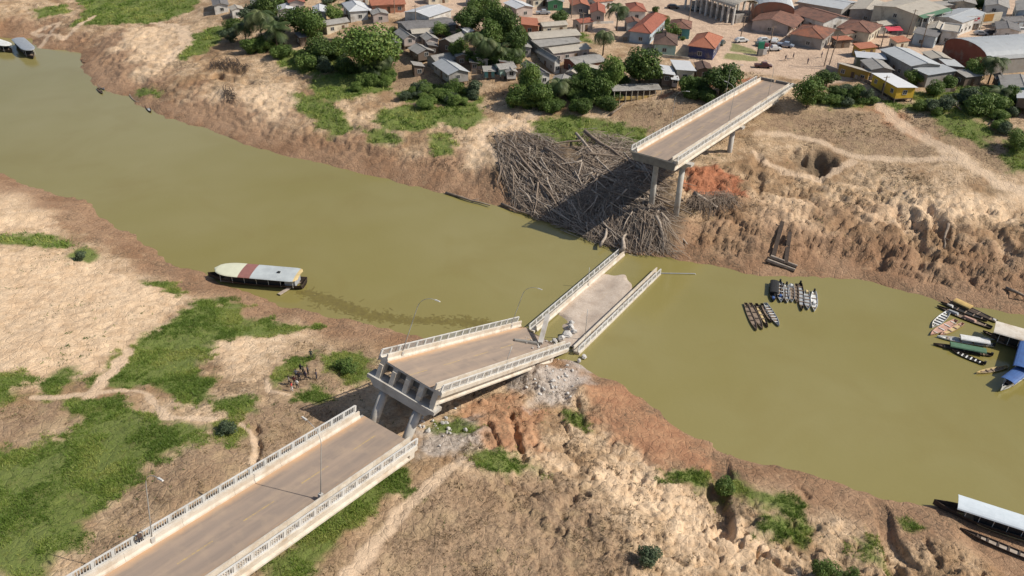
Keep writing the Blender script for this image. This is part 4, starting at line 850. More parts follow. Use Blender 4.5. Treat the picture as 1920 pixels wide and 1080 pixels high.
for k, (px, py, sh, tr, lab) in enumerate([(548, 733, (.55, .08, .07), (.75, .73, .70), 'person in a red top and white trousers at the front left of the group'), (558, 728, (.78, .76, .74), (.06, .06, .07), 'person in a white shirt and dark trousers at the front of the group'),
        (553, 722, (.10, .03, .03), (.05, .05, .06), 'person in a dark red top behind the white shirt'), (543, 722, (.25, .22, .20), (.04, .04, .05), 'person in grey left of the dark red top'), (562, 714, (.03, .03, .04), (.02, .02, .03), 'person in black in the middle of the group'), (556, 709, (.12, .13, .16), (.03, .03, .04), 'person in slate grey at the left of the middle row'),
        (574, 712, (.06, .05, .09), (.04, .04, .05), 'person in dark violet in the middle right of the group'), (570, 704, (.03, .035, .03), (.05, .05, .05), 'person in dark green near the back of the group'), (578, 703, (.10, .10, .12), (.02, .02, .02), 'person in charcoal near the back right of the group'), (565, 699, (.04, .04, .05), (.03, .03, .03), 'person in black at the rear of the group'),
        (594, 711, (.10, .09, .12), (.07, .07, .09), 'person in purple grey standing alone right of the group'), (584, 672, (.05, .07, .06), (.05, .05, .05), 'person in dark green standing alone behind the group')]):
    P = hit(px, py); P[2] = hz(P[0], P[1]); person(lab, P, random.uniform(-1.5, .3), sh, tr, 'stand' if k % 3 else 'walk', random.uniform(.94, 1.05), gP if k < 10 else None)
for k, (px, py, lab) in enumerate([(1472, 114, 'person in dark clothes crossing the road beyond the bridge end'), (1487, 110, 'person in the middle of the dusty road junction'), (1540, 108, 'person beside the left utility pole at the junction'), (1514, 120, 'person at the edge of the junction above the round tree')]):
    P = hit(px, py); P[2] = hz(P[0], P[1]); person(lab, P, random.uniform(-2, 2), (.12, .10, .12), (.06, .06, .08), 'walk')
p = on(M1, .55, 15.2, 0); person('person in dark clothes leaning at the left railing of the nearest span', p, 1.0, (.09, .06, .05), (.05, .05, .06))
# ------------------------------------------------------------------ riverside town
FIB = corr('grey_fibre_roof', (.42, .40, .37), (.33, .315, .29), .18, .9, (.22, .20, .18), (.5, .74), sc=.3)
FIBD = corr('dark_fibre_roof', (.25, .24, .235), (.19, .18, .175), .18, .9, (.13, .12, .115), (.5, .74), sc=.3)
FIBB = corr('beige_fibre_roof', (.56, .51, .43), (.47, .42, .35), .18, .9, (.32, .27, .21), (.55, .8), sc=.3)
ZINC = corr('bright_metal_roof', (.66, .67, .68), (.58, .59, .60), .25, .5, (.42, .38, .34), (.6, .85), .1)
ZINCG = corr('grey_metal_roof', (.50, .52, .53), (.42, .44, .45), .25, .55, (.33, .28, .23), (.58, .82), .1)
CLAY = corr('red_clay_tiles', (.42, .15, .10), (.33, .11, .07), .24, .85, (.26, .10, .07), (.5, .75), tile=True)
CLAYO = corr('orange_clay_tiles', (.50, .20, .12), (.40, .145, .085), .24, .85, (.30, .12, .08), (.55, .78), tile=True)
CLAYB = corr('brown_clay_tiles', (.30, .155, .11), (.23, .115, .085), .24, .9, (.13, .085, .07), (.45, .7), tile=True)
CLAYD = corr('dark_brown_tiles', (.19, .12, .095), (.14, .09, .07), .24, .9, (.09, .065, .055), (.45, .7), tile=True)
def wallm(n, c, d=(.25, .2, .15)): return mat(n, c, tuple(q * .82 for q in c), .5, .85, .0, dirt=d, dsc=.3)
WW = wallm('white_plaster', (.66, .64, .60)); WC = wallm('cream_plaster', (.62, .56, .44)); WP = wallm('pinkish_boards', (.50, .42, .38)); WG = wallm('grey_boards', (.33, .31, .29), (.2, .17, .14))
WB = wallm('brown_boards', (.17, .125, .095)); WT = wallm('teal_plaster', (.12, .33, .33)); WM = wallm('mint_plaster', (.42, .58, .50)); WBL = wallm('navy_plaster', (.06, .07, .16)); WY = wallm('yellow_boards', (.66, .43, .05), (.40, .26, .05))
WO = wallm('ochre_boards', (.38, .25, .06)); WBR = wallm('orange_brick', (.46, .21, .13)); WRB = wallm('red_brick', (.26, .085, .055)); WLB = wallm('pale_blue_plaster', (.42, .50, .56)); WCON = wallm('grey_concrete_wall', (.30, .285, .26))
GLASS = mat('dark_window', (.03, .035, .04), (.05, .055, .06), 1., .25, spec=.5); DOOR = mat('brown_door', (.14, .085, .05), (.10, .06, .04), 2., .7); FRAME = mat('window_frame', (.60, .58, .54), None, 1., .7)
_sm = {}
def sm(key, f, m_):
    if key not in _sm: b = MB(); f(b); _sm[key] = b.mesh(key, m_)
    return _sm[key]
def window(r, P, rz, kind='window'):
    if kind == 'window':
        def fr(b): b.box(-.62, .62, -.05, .06, -.08, 0); b.box(-.62, .62, -.05, .06, 1.0, 1.08); b.box(-.62, -.54, -.05, .06, 0, 1.0); b.box(.54, .62, -.05, .06, 0, 1.0); b.box(-.03, .03, -.05, .05, 0, 1.0)
        o = link('window', sm('frame', fr, FRAME), r, P); o.rotation_euler = (0, 0, rz)
        link('pane', sm('pane', lambda b: b.box(-.54, .54, -.02, .02, 0, 1.0), GLASS), o)
    else:
        o = link('door', sm('door', lambda b: b.box(-.45, .45, -.05, .05, 0, 2.05), DOOR), r, P); o.rotation_euler = (0, 0, rz)
        link('handle', sm('handle', lambda b: b.box(.32, .38, -.09, -.05, .95, 1.1), FRAME), o)
def rect(quad, z):
    p = [at(x, y, z) for x, y in quad]; c = sum(p) / 4
    e1 = (p[1] - p[0] + p[2] - p[3]) / 2; e2 = (p[3] - p[0] + p[2] - p[1]) / 2; l1 = np.hypot(*e1[:2]); l2 = np.hypot(*e2[:2])
    if l1 < l2: e1, e2, l1, l2 = e2, e1, l2, l1
    a = atan2(e1[1], e1[0]); w_ = abs(-sin(a) * e2[0] + cos(a) * e2[1]); return c, l1, max(w_, 2.), a
def house(label, quad, h, roof='gable', rise=1.1, wm=WW, rm=FIB, name='house', cat='house', stilt=0., over=.45, win=True, porch=None, front=None, storeys=1, cross=False, group=None, tank=False):
    cx = sum(q[0] for q in quad) / 4; cy = sum(q[1] for q in quad) / 4; P = hit(cx, cy, h + rise * .3); g = hz(P[0], P[1]); c, L, Wd, a = rect(quad, g + h)
    g = min(hz(c[0] + L * .4 * cos(a), c[1] + L * .4 * sin(a)), hz(c[0] - L * .4 * cos(a), c[1] - L * .4 * sin(a)), g) if stilt == 0 else g
    if cross: L, Wd, a = Wd, L, a + pi / 2
    r = thing(name, label, cat, (c[0], c[1], g - .1), a, group); h = h + .1
    l2, w2 = L / 2, Wd / 2; il, iw = l2 - over, w2 - over; k = over / w2
    # walls
    m = MB(); zb = stilt - (.3 if stilt == 0 else 0); e = h - .02
    if roof == 'gable': pr_ = [(-iw, zb), (iw, zb), (iw, e + rise * k * .6), (0, e + rise - .12), (-iw, e + rise * k * .6)]
    elif roof == 'shed': pr_ = [(-iw, zb), (iw, zb), (iw, e + rise * (1 - k / 2) - .08), (-iw, e + rise * k / 2 - .08)]
    else: pr_ = [(-iw, zb), (iw, zb), (iw, e + .1), (-iw, e + .1)]
    n = len(pr_); m.add([(-il, y, z) for y, z in pr_] + [(il, y, z) for y, z in pr_], [tuple(range(n))[::-1], tuple(range(n, 2 * n))] + [(i, (i + 1) % n, (i + 1) % n + n, i + n) for i in range(n)])
    m.build('wall', wm, r)
    if front: # one gable front in another wall colour
        m = MB(); s, fm = front; m.add([(s * (il + .03), y * .98, z) for y, z in pr_], [tuple(range(n))]); m.add([(s * (il + .012), y * .98, z) for y, z in pr_], [tuple(range(n))[::-1]]); m.build('front_wall', fm, r)
    # roof
    m = MB(); T = .07
    def sheet(pts):
        pts = [Vector(q) for q in pts]; N = len(pts); m.add([tuple(q) for q in pts] + [(q.x, q.y, q.z - T) for q in pts], [tuple(range(N)), tuple(range(2 * N - 1, N - 1, -1))] + [(i, i + N, (i + 1) % N + N, (i + 1) % N) for i in range(N)])
    if roof == 'gable':
        for s in (-1, 1):
            m = MB(); q = [(-l2, s * w2, h - .02), (l2, s * w2, h - .02), (l2, 0, h + rise), (-l2, 0, h + rise)]; sheet(q if s < 0 else q[::-1]); m.build('roof_slope', rm, r)
        m = MB(); m.prism([(0, 0), (0, 0), (0, 0)], 0, 0) if False else m.tube([(-l2, 0, h + rise + .02), (l2, 0, h + rise + .02)], .11, 5); m.build('ridge', rm, r)
    elif roof == 'shed':
        sheet([(-l2, -w2, h), (l2, -w2, h), (l2, w2, h + rise), (-l2, w2, h + rise)]); m.build('roof', rm, r)
    elif roof == 'hip':
        rl = max(0.2, l2 - w2 * .95)
        for pts in ([(-l2, -w2, h), (l2, -w2, h), (rl, 0, h + rise), (-rl, 0, h + rise)], [(l2, w2, h), (-l2, w2, h), (-rl, 0, h + rise), (rl, 0, h + rise)], [(l2, -w2, h), (l2, w2, h), (rl, 0, h + rise)], [(-l2, w2, h), (-l2, -w2, h), (-rl, 0, h + rise)]):
            m = MB(); sheet(pts); m.build('roof_slope', rm, r)
        for pts in ([(-rl, 0, h + rise), (rl, 0, h + rise)], [(rl, 0, h + rise), (l2, w2, h)], [(rl, 0, h + rise), (l2, -w2, h)], [(-rl, 0, h + rise), (-l2, w2, h)], [(-rl, 0, h + rise), (-l2, -w2, h)]):
            m = MB(); m.tube([(x, y, z + .03) for x, y, z in pts], .10, 5); m.build('hip_ridge', rm, r)
    elif roof == 'flat':
        m.box(-l2, l2, -w2, w2, h, h + .18); m.build('roof', rm, r)
        for q in ((-l2, l2, -w2, -w2 + .18), (-l2, l2, w2 - .18, w2), (-l2, -l2 + .18, -w2 + .19, w2 - .19), (l2 - .18, l2, -w2 + .19, w2 - .19)):
            m = MB(); m.box(*q, h + .182, h + .55); m.build('parapet', wm, r)
    if win:
        wz = stilt; rr = random.Random(int(cx * 7 + cy))
        for s in (-1, 1):
            n = max(1, int(L / 3.1))
            for i in range(n):
                x = -il + (i + .5) * 2 * il / n
                for st in range(storeys):
                    if i == n // 2 and st == 0: window(r, (x, s * (iw + .03), wz + .05), 0 if s < 0 else pi, 'door')
                    else: window(r, (x, s * (iw + .03), wz + 1.0 + st * (h - wz) / storeys), 0 if s < 0 else pi)
            for st in range(storeys): window(r, (s * (il + .04), rr.uniform(-.2, .2) * iw, wz + 1.0 + st * (h - wz) / storeys), pi / 2 * s)
    if stilt:
        nx = max(2, int(L / 2.4)); m = MB(); m.box(-il, il, -iw, iw, stilt - .2, stilt - .002); m.build('floor', WB, r)
        for i in range(nx + 1):
            for s in (-1, 1): m = MB(); m.box(-.09 + (-il + .1 + i * (2 * il - .2) / nx), .09 + (-il + .1 + i * (2 * il - .2) / nx), s * iw * .95 - .09, s * iw * .95 + .09, -2.5, stilt - .2); m.build('stilt', WB, r)
    if porch:
        s, dep, pm = porch; m = MB(); y0 = s * w2; y1 = s * (w2 + dep); q = [(-l2, y1, h - .55), (l2, y1, h - .55), (l2, y0, h - .06), (-l2, y0, h - .06)]; sheet(q if s < 0 else q[::-1]); m.build('porch_roof', pm, r)
        for i in range(4): x = -l2 + .2 + i * (L - .4) / 3; m = MB(); m.box(x - .09, x + .09, y1 - s * .25 - .09, y1 - s * .25 + .09, -.2, h - .6); m.build('porch_post', FRAME, r)
    if tank: m = MB(); m.tube([(l2 * .5, 0, h + rise + .02), (l2 * .5, 0, h + rise + .9)], .6, 12); m.build('water_tank', M_blue, r)
    return r
Q = lambda *a: [(a[i], a[i + 1]) for i in range(0, 8, 2)]
T = [
 # grey shacks on the bank, left of centre
 ('weathered grey board house with a pink white gable end above the grass slope', Q(755, 74, 783, 71, 762, 58, 738, 60), 2.9, 'gable', 1.2, WP, FIB, dict(stilt=.8)),
 ('small pale grey shack squeezed between the long dark roof and the shacks', Q(772, 62, 817, 59, 815, 52, 767, 55), 2.6, 'gable', .8, WG, FIBB, {}),
 ('low pale roofed shack right of the pink gabled house', Q(800, 76, 823, 71, 812, 62, 787, 66), 2.6, 'gable', .9, WP, FIB, {}),
 ('dark walled shack with a broad grey gable roof above the bare slope', Q(788, 104, 812, 94, 793, 82, 768, 93), 2.8, 'gable', 1.1, WB, FIB, dict(stilt=.9)),
 ('shack with a wide grey ridge roof behind the white roofed riverside house', Q(813, 117, 852, 108, 843, 97, 802, 102), 2.8, 'gable', 1.1, WG, FIB, {}),
 ('riverside stilt house with a pale new roof and bare dark left wall', Q(840, 143, 882, 133, 848, 114, 812, 118), 3.4, 'gable', 1.1, WG, ZINCG, dict(stilt=1.0, front=(1, WW))),  # sunlit front and shaded side are painted by two wall colours
 ('long dark grey house behind the palms in the middle of the shacks', Q(843, 81, 885, 66, 855, 57, 826, 72), 2.9, 'gable', 1.2, WB, FIB, {}),
 ('tiny dark lean-to below the palms', Q(880, 117, 899, 116, 898, 106, 879, 108), 2.3, 'shed', .4, WB, FIBD, {}),
 ('small green tinged shack at the foot of the palms', Q(906, 134, 931, 134, 928, 126, 904, 127), 2.3, 'shed', .5, WT, FIB, dict(stilt=.5)),
 ('light grey roofed shack with pale mint walls right of the palms', Q(934, 131, 966, 127, 960, 117, 926, 121), 2.7, 'gable', .8, WM, FIB, dict(stilt=.6)),
 ('small whitewashed shack between the mint shack and the light green tree', Q(950, 138, 970, 133, 964, 124, 944, 128), 2.4, 'gable', .6, WW, FIB, dict(stilt=.5)),
 ('house with a large white roof set cornerwise behind the shacks', Q(793, 34, 842, 18, 807, 5, 767, 17), 3.2, 'gable', .9, WW, ZINC, dict(win=False)),
 ('long low shed with a dark slate coloured roof in front of the white roof', Q(768, 52, 842, 43, 850, 27, 737, 37), 2.8, 'gable', .7, WG, FIBD, dict(win=False)),
 ('grey roofed house half hidden by the big mango tree', Q(608, 46, 654, 38, 647, 33, 602, 39), 2.9, 'gable', .9, WC, FIB, {}),
 ('white roofed house left of the dark round tree', Q(520, 18, 551, 17, 560, 7, 515, 8), 3.0, 'gable', .8, WW, ZINC, {}),
 ('white roofed house right of the dark round tree', Q(590, 23, 608, 21, 617, 6, 580, 11), 3.0, 'gable', .8, WW, ZINC, {}),
 ('white roofed pavilion with a dark open porch behind the mango tree', Q(650, 19, 697, 20, 675, 3, 642, 4), 3.2, 'hip', 1.3, WW, ZINC, dict(porch=(-1, 1.5, ZINC))),
 ('grey roofed house at the upper edge left of the white roofs', Q(470, 8, 516, 5, 510, -6, 468, -3), 3.0, 'gable', .8, WW, FIB, {}),
 ('grey house with a small white wall at the far left edge of the village', Q(398, 10, 430, 8, 425, -4, 396, -2), 2.8, 'gable', .8, WW, FIBD, {}),
 ('red roofed house cut by the upper edge above the white roofs', Q(540, 3, 572, 2, 570, -10, 538, -9), 3.0, 'gable', .9, WP, CLAY, {}),
 ('orange brick house with a low roof at the upper edge', Q(694, 9, 760, 6, 755, -8, 690, -6), 2.8, 'gable', .7, WBR, CLAYO, {}),
 ('bright white roofed shop near the upper edge right of the tall trees', Q(968, 14, 1002, 15, 984, 2, 936, 4), 3.2, 'gable', .7, WP, ZINC, {}),
 ('unfinished orange brick house with rusty roof below the white shop', Q(977, 52, 1012, 46, 1006, 32, 974, 36), 2.7, 'shed', .6, WBR, CLAYO, {}),
 # grey cluster in the middle
 ('long grey roofed house at the top of the central cluster', Q(1003, 73, 1088, 64, 1074, 53, 974, 60), 3.1, 'gable', .8, WG, FIBB, {}),
 ('second long roof of the central cluster, pinkish grey', Q(1004, 89, 1077, 78, 1086, 67, 1003, 75), 2.8, 'shed', .5, WG, FIB, {}),
 ('wide grey roof with a kinked end in the central cluster', Q(1031, 97, 1085, 90, 1114, 74, 1025, 85), 2.9, 'gable', .8, WP, FIBB, {}),
 ('grey roofed house with a red strip below the kinked roof', Q(1073, 119, 1134, 111, 1117, 95, 1062, 104), 2.9, 'gable', .8, WRB, FIB, {}),
 ('narrow grey house with a bright white gable end facing the river', Q(1033, 112, 1060, 116, 1024, 96, 996, 89), 3.2, 'gable', 1.1, WG, FIB, dict(front=(-1, WW))),
 ('small pale roof among debris below the red strip house', Q(1080, 137, 1096, 122, 1080, 117, 1062, 131), 2.5, 'gable', .6, WP, FIBB, {}),
 ('pale grey roof just above the fan palm', Q(1034, 153, 1072, 154, 1078, 143, 1038, 139), 2.6, 'gable', .7, WW, FIB, {}),
 ('grey house with a white gable behind the light green tree', Q(1010, 141, 1035, 138, 998, 115, 976, 119), 2.8, 'gable', .9, WW, FIBD, {}),
 # red and orange roofs
 ('long red tiled house running away from the river with blue grey front', Q(1177, 60, 1222, 61, 1256, 30, 1212, 27), 3.4, 'hip', 1.6, WLB, CLAY, dict(cross=False)),
 ('small red roofed white house behind the coconut palm', Q(1180, 22, 1212, 20, 1206, 6, 1172, 8), 3.1, 'hip', 1.2, WW, CLAY, {}),
 ('brown red roofed house with a teal wall in the middle of the red roofs', Q(1251, 53, 1301, 53, 1294, 39, 1262, 38), 3.2, 'hip', 1.3, WT, CLAYB, {}),
 ('house with a dark brown hipped roof and mint green front', Q(1221, 84, 1274, 84, 1268, 66, 1230, 64), 3.0, 'hip', 1.5, WM, CLAYD, {}),
 ('orange tiled corner house with a dark blue veranda', Q(1286, 88, 1344, 89, 1356, 68, 1306, 65), 3.3, 'hip', 1.9, WBL, CLAYO, {}),
 ('orange roofed house left of the coconut palm at the upper edge', Q(1072, 12, 1106, 10, 1100, -2, 1066, 0), 3.0, 'gable', 1.0, WG, CLAYO, {}),
 ('red roofed house touching the coconut palm on its left', Q(1104, 26, 1138, 23, 1132, 8, 1108, 10), 3.0, 'gable', 1.0, WP, CLAY, {}),
 ('green walled house at the upper edge beside the dirt street', Q(1026, 4, 1058, 3, 1056, -8, 1024, -7), 3.0, 'gable', .8, wallm('green_plaster', (.12, .36, .18)), FIB, {}),
 # between trees and bridge
 ('white roofed house standing between the mango tree and the bridge', Q(1267, 130, 1307, 130, 1293, 111, 1257, 111), 3.0, 'shed', .3, WC, ZINC, {}),
 ('white tin roofed shack left of the white roofed house', Q(1237, 143, 1270, 138, 1255, 122, 1238, 125), 2.8, 'shed', .4, WB, ZINC, dict(stilt=.4)),
 ('tiny white roofed hut below the white tin shack', Q(1258, 151, 1275, 150, 1271, 141, 1257, 142), 2.2, 'shed', .2, WP, ZINC, dict(stilt=.4)),
 ('dark brown roofed shack in the shade beside the round mango tree', Q(1306, 131, 1338, 131, 1330, 117, 1302, 117), 2.7, 'gable', .7, WB, CLAYD, {}),
 # brown roofs right
 ('brown tiled long house with white gable facing the parked cars', Q(1411, 33, 1479, 55, 1496, 30, 1438, 18), 3.3, 'gable', 1.4, WP, CLAYB, dict(porch=(-1, 1.6, CLAYB))),
 ('brown tiled long house behind the first one with a white gable', Q(1494, 27, 1557, 46, 1586, 30, 1520, 12), 3.3, 'gable', 1.4, WW, CLAYB, {}),
 ('brown tiled house with an orange patch of roof and striped white end wall', Q(1484, 61, 1541, 76, 1566, 58, 1507, 43), 3.3, 'hip', 1.6, WG, corr('patched_clay_tiles', (.40, .16, .09), (.26, .12, .085), .24, .85, (.20, .11, .08), (.42, .58), tile=True, sc=.22), dict(front=(1, WW))),
 ('brown tiled house nearest the red awning', Q(1571, 49, 1629, 65, 1653, 49, 1596, 34), 3.2, 'hip', 1.5, WC, CLAYB, {}),
 ('small pink roofed porch building beside the striped end wall', Q(1565, 76, 1598, 74, 1590, 68, 1562, 70), 2.6, 'shed', .3, WB, CLAYO, {}),
 ('two storey cream building with a broad beige roof and balcony windows', Q(1640, 9, 1718, 30, 1770, 16, 1700, -6), 6.2, 'gable', 1.0, WC, FIBB, dict(storeys=2, porch=(-1, 1.8, M_green))),
 ('two storey pale building at the end of the cream block', Q(1722, 33, 1752, 26, 1772, 14, 1745, 16), 5.8, 'shed', .3, WW, FIBB, dict(storeys=2)),
 ('shop with a long blue grey metal roof behind the lettered parapet', Q(1755, 29, 1800, 45, 1850, 26, 1800, 14), 4.2, 'gable', .8, WW, ZINCG, {}),
 ('squat olive roofed shop beside the white striped front', Q(1737, 54, 1770, 58, 1778, 46, 1742, 40), 3.4, 'gable', .7, WC, FIBB, {}),
 ('low teal grey shop row with a dark awning along the road', Q(1712, 62, 1756, 71, 1766, 60, 1722, 50), 3.4, 'shed', .3, WLB, FIBD, {}),
 ('white striped shop front at the roadside', Q(1762, 62, 1800, 60, 1806, 46, 1768, 48), 3.8, 'flat', .2, WW, FIBB, {}),
 ('tall white house at the upper right with a dark side passage', Q(1845, 12, 1895, 14, 1890, -8, 1848, -8), 5.2, 'gable', 1.0, WW, FIB, dict(storeys=2)),
 ('pale blue house cut by the upper right corner', Q(1905, 22, 1960, 24, 1955, 4, 1904, 3), 4.6, 'gable', 1.0, WLB, FIB, dict(storeys=2)),
 ('grey roofed house at the upper edge left of the tall white house', Q(1780, 6, 1832, 6, 1826, -8, 1776, -8), 3.4, 'gable', .8, WC, FIB, {}),
 ('white low building right of the lettered shops', Q(1868, 56, 1915, 57, 1908, 42, 1866, 42), 3.0, 'gable', .6, WW, FIBD, {}),
 ('dark roofed row house behind the first brown roof at the upper edge', Q(1500, 4, 1590, 18, 1600, 2, 1520, -12), 3.6, 'gable', .9, WG, ZINCG, {}),
 ('beige roofed long building beyond the brown roofs', Q(1596, 14, 1650, 28, 1668, 10, 1612, -4), 3.6, 'gable', .8, WG, FIBB, {}),
 # riverside right of the bridge
 ('bright yellow stilt house with a flat silver roof above the path', Q(1681, 168, 1723, 162, 1667, 137, 1637, 138), 3.6, 'shed', .25, WY, ZINC, dict(stilt=.9)),
 ('long ochre walled building with a narrow beige roof at the road corner', Q(1633, 134, 1640, 131, 1580, 113, 1571, 117), 3.0, 'shed', .3, WO, FIBB, {}),
 ('olive walled house with a cream metal roof at the junction', Q(1617, 108, 1672, 112, 1650, 102, 1590, 97), 3.1, 'shed', .4, wallm('olive_plaster', (.19, .21, .15)), ZINC, {}),
 ('grey roofed house between the cream roof and the ochre building', Q(1640, 132, 1672, 130, 1660, 113, 1608, 112), 2.9, 'gable', .7, WG, FIB, {}),
 ('large pale grey metal roofed warehouse beside the round bushes', Q(1712, 128, 1764, 118, 1700, 90, 1654, 93), 4.2, 'gable', .7, WG, ZINCG, {}),
 ('lower grey extension at the river end of the large warehouse', Q(1736, 141, 1795, 133, 1768, 121, 1716, 130), 3.4, 'shed', .3, WG, ZINCG, dict(win=False)),
 ('pale square roofed shed between the warehouse and the arched hall', Q(1752, 112, 1781, 108, 1768, 97, 1726, 97), 3.4, 'gable', .5, WG, FIBB, {}),
 ('small white roofed shed right of the pale square shed', Q(1781, 129, 1803, 121, 1786, 108, 1760, 112), 3.2, 'shed', .3, WP, ZINCG, {}),
 ('grey hipped stilt house with a teal wall at the right edge', Q(1880, 168, 1960, 172, 1950, 146, 1872, 144), 3.4, 'gable', .9, WT, FIB, dict(stilt=1.4)),
 ('dark wooden stilt house with a white roof cut by the right edge', Q(1906, 186, 1980, 192, 1975, 166, 1906, 166), 3.8, 'gable', .7, WB, ZINC, dict(stilt=1.8)),
 ('weathered shack half hidden behind the right hand bushes', Q(1868, 150, 1890, 150, 1885, 140, 1862, 140), 2.8, 'gable', .6, WB, FIBD, dict(stilt=1.)),
]
def qd(cx, cy, w_, d_, sk=6): return [(cx - w_ / 2, cy + d_ / 2), (cx + w_ / 2, cy + d_ / 2 - sk * .6), (cx + w_ / 2 - sk, cy - d_ / 2 - sk * .4), (cx - w_ / 2 - sk, cy - d_ / 2 + sk * .2)]
for lab, cx, cy, w_, d_, rf, wm, rm in [
 ('grey shack roof wedged behind the pink gabled house', 740, 78, 26, 12, 'gable', WG, FIBD), ('rusty lean-to beside the pink gabled house', 812, 84, 18, 9, 'shed', WB, FIBD), ('low grey roof between the wide ridge roof and the lean-to', 868, 100, 26, 12, 'gable', WB, FIB),
 ('pale roofed shack behind the small dark lean-to', 905, 108, 22, 10, 'shed', WP, FIBB), ('shack with a bright tin corner roof under the palm grove', 880, 58, 14, 6, 'shed', WW, ZINC), ('brown shack under the orange frond palm', 950, 112, 26, 12, 'shed', WBR, FIBD), ('grey lean-to at the left of the central cluster', 985, 84, 24, 12, 'shed', WG, FIB),
 ('teal trimmed hut at the right foot of the central cluster', 1118, 128, 20, 9, 'shed', WT, FIBB), ('grey shack between the central cluster and the light tree', 1098, 118, 24, 12, 'gable', WP, FIB), ('flat roofed store beside the fan palm', 1008, 162, 24, 10, 'shed', WP, FIB),
 ('white walled house at the left of the central cluster roofs', 966, 96, 22, 10, 'gable', WC, FIB), ('long beige roof behind the central cluster', 1040, 46, 48, 8, 'gable', WC, FIBB), ('small red roof between the dirt street and the coconut palm', 1096, 40, 26, 9, 'gable', WP, CLAY), ('small house with a brown roof right of the coconut palm', 1190, 40, 26, 10, 'gable', WW, CLAYB),
 ('red roofed house at the upper edge right of the green walled one', 1128, 0, 34, 10, 'gable', WW, CLAYO), ('grey roofed house at the upper edge by the dirt street', 1010, -4, 30, 8, 'gable', WC, FIB), ('white roofed house behind the upper edge trees', 900, -6, 40, 8, 'gable', WW, ZINC), ('grey roofed house at the upper edge above the white corner roof', 820, -10, 40, 8, 'gable', WC, FIB),
 ('pale roofed house left of the orange brick house', 672, -6, 34, 8, 'gable', WW, ZINCG), ('red roofed small house at the upper edge right of the orange brick house', 742, -10, 30, 8, 'gable', WP, CLAY), ('grey roofed house left of the first white roof', 490, 22, 28, 8, 'gable', WC, FIB), ('small white house in the left palm thicket', 446, 16, 24, 8, 'gable', WW, FIBB), ('low shack in front of the concrete wall', 572, 66, 26, 8, 'shed', WB, FIBD),
 ('grey roofed house between the pavilion and the orange brick house', 714, 24, 30, 9, 'gable', WP, FIB), ('beige roofed house behind the orange corner house', 1390, 50, 1, 1, 'gable', WC, FIBB),
 ('white walled house behind the brown tiled roofs', 1560, 6, 44, 12, 'gable', WW, FIB), ('grey roof right of the brown tiled house by the red awning', 1660, 44, 30, 10, 'gable', WG, FIBB), ('brown roofed annex between the two brown tiled houses', 1590, 60, 26, 10, 'gable', WC, CLAYB), ('pale house left of the tall white house', 1812, 22, 40, 12, 'gable', WC, FIBB),
 ('long grey roof behind the lettered shops', 1760, 8, 50, 10, 'gable', WG, FIB), ('blue walled house at the far right above the arched hall', 1900, 36, 44, 12, 'gable', WLB, FIBD), ('dark roofed house above the boundary wall', 1880, 22, 1, 1, 'gable', WG, FIBD), ('small orange fenced yard house at the junction', 1625, 88, 34, 8, 'shed', WO, CLAYO), ('grey open shed right of the yellow stilt house', 1820, 140, 34, 12, 'shed', WB, FIB),
 ('brown roofed kiosk in front of the cream building', 1690, 76, 26, 8, 'shed', WC, CLAYO), ('pale roofed yard shed behind the big warehouse', 1690, 100, 1, 1, 'shed', WG, FIB), ('grey roof shack left of the riverside stilt house', 786, 122, 20, 9, 'shed', WB, FIB)]:
    if w_ > 2: T.append((lab, qd(cx, cy, w_, d_), 2.7, rf, .7, wm, rm, dict(over=.3)))
for lab, q, h, rf, rise, wm, rm, kw in T: house(lab, q, h, rf, rise, wm, rm, **kw)
# ---- arched halls
def barrel(label, quad, h, rise, rm, wm, cols=0, name='market_hall', cat='hall', endm=None, opend=False, swap=False):
    cx = sum(q[0] for q in quad) / 4; cy = sum(q[1] for q in quad) / 4; P = hit(cx, cy, h); g = hz(P[0], P[1]); c, L, Wd, a = rect(quad, g + h)
    if swap: L, Wd, a = Wd, L, a + pi / 2
    r = thing(name, label, cat, (c[0], c[1], g), a); l2, w2 = L / 2, Wd / 2; n = 10
    arc = [(w2 * cos(q), h + rise * sin(q)) for q in np.linspace(0, pi, n + 1)]
    for i in range(n):
        m = MB(); (y0, z0), (y1, z1) = arc[i], arc[i + 1]; m.hexa([(-l2, y0, z0 - .08), (l2, y0, z0 - .08), (l2, y1, z1 - .08), (-l2, y1, z1 - .08), (-l2, y0, z0), (l2, y0, z0), (l2, y1, z1), (-l2, y1, z1)]); m.build('roof_sheet', rm, r)
    if cols:
        for s in (-1, 1):
            for i in range(cols + 1): x = -l2 + .4 + i * (L - .8) / cols; m = MB(); m.box(x - .28, x + .28, s * (w2 - .5) - .28, s * (w2 - .5) + .28, 0, h); m.build('column', WW, r)
            m = MB(); m.box(-l2, l2, s * (w2 - .5) - .3, s * (w2 - .5) + .3, h - .02, h + .45); m.build('eaves_beam', WC, r)
        m = MB(); m.box(-l2 * .9, l2 * .9, -w2 * .5, w2 * .5, 0, 2.6); m.build('stall_block', WG, r)
    else:
        m = MB(); z = 0
        for s in (-1, 1): m = MB(); m.box(-l2 + .1, l2 - .1, s * (w2 - .3) - .12, s * (w2 - .3) + .12, -.3, h); m.build('side_wall', wm, r)
    for s in (-1, 1):
        if opend: continue
        pts = [(s * (l2 - .25), y * .985, z - .1) for y, z in arc] + [(s * (l2 - .25), -w2 * .985, -.3), (s * (l2 - .25), w2 * .985, -.3)]; N = len(pts)
        m = MB(); m.add(pts + [(x - s * .2, y, z) for x, y, z in pts], [tuple(range(N)) if s > 0 else tuple(range(N))[::-1], tuple(range(N, 2 * N))[::-1] if s > 0 else tuple(range(N, 2 * N))] + [(i, i + N, (i + 1) % N + N, (i + 1) % N) for i in range(N)]); m.build('end_wall', endm or wm, r)
    return r
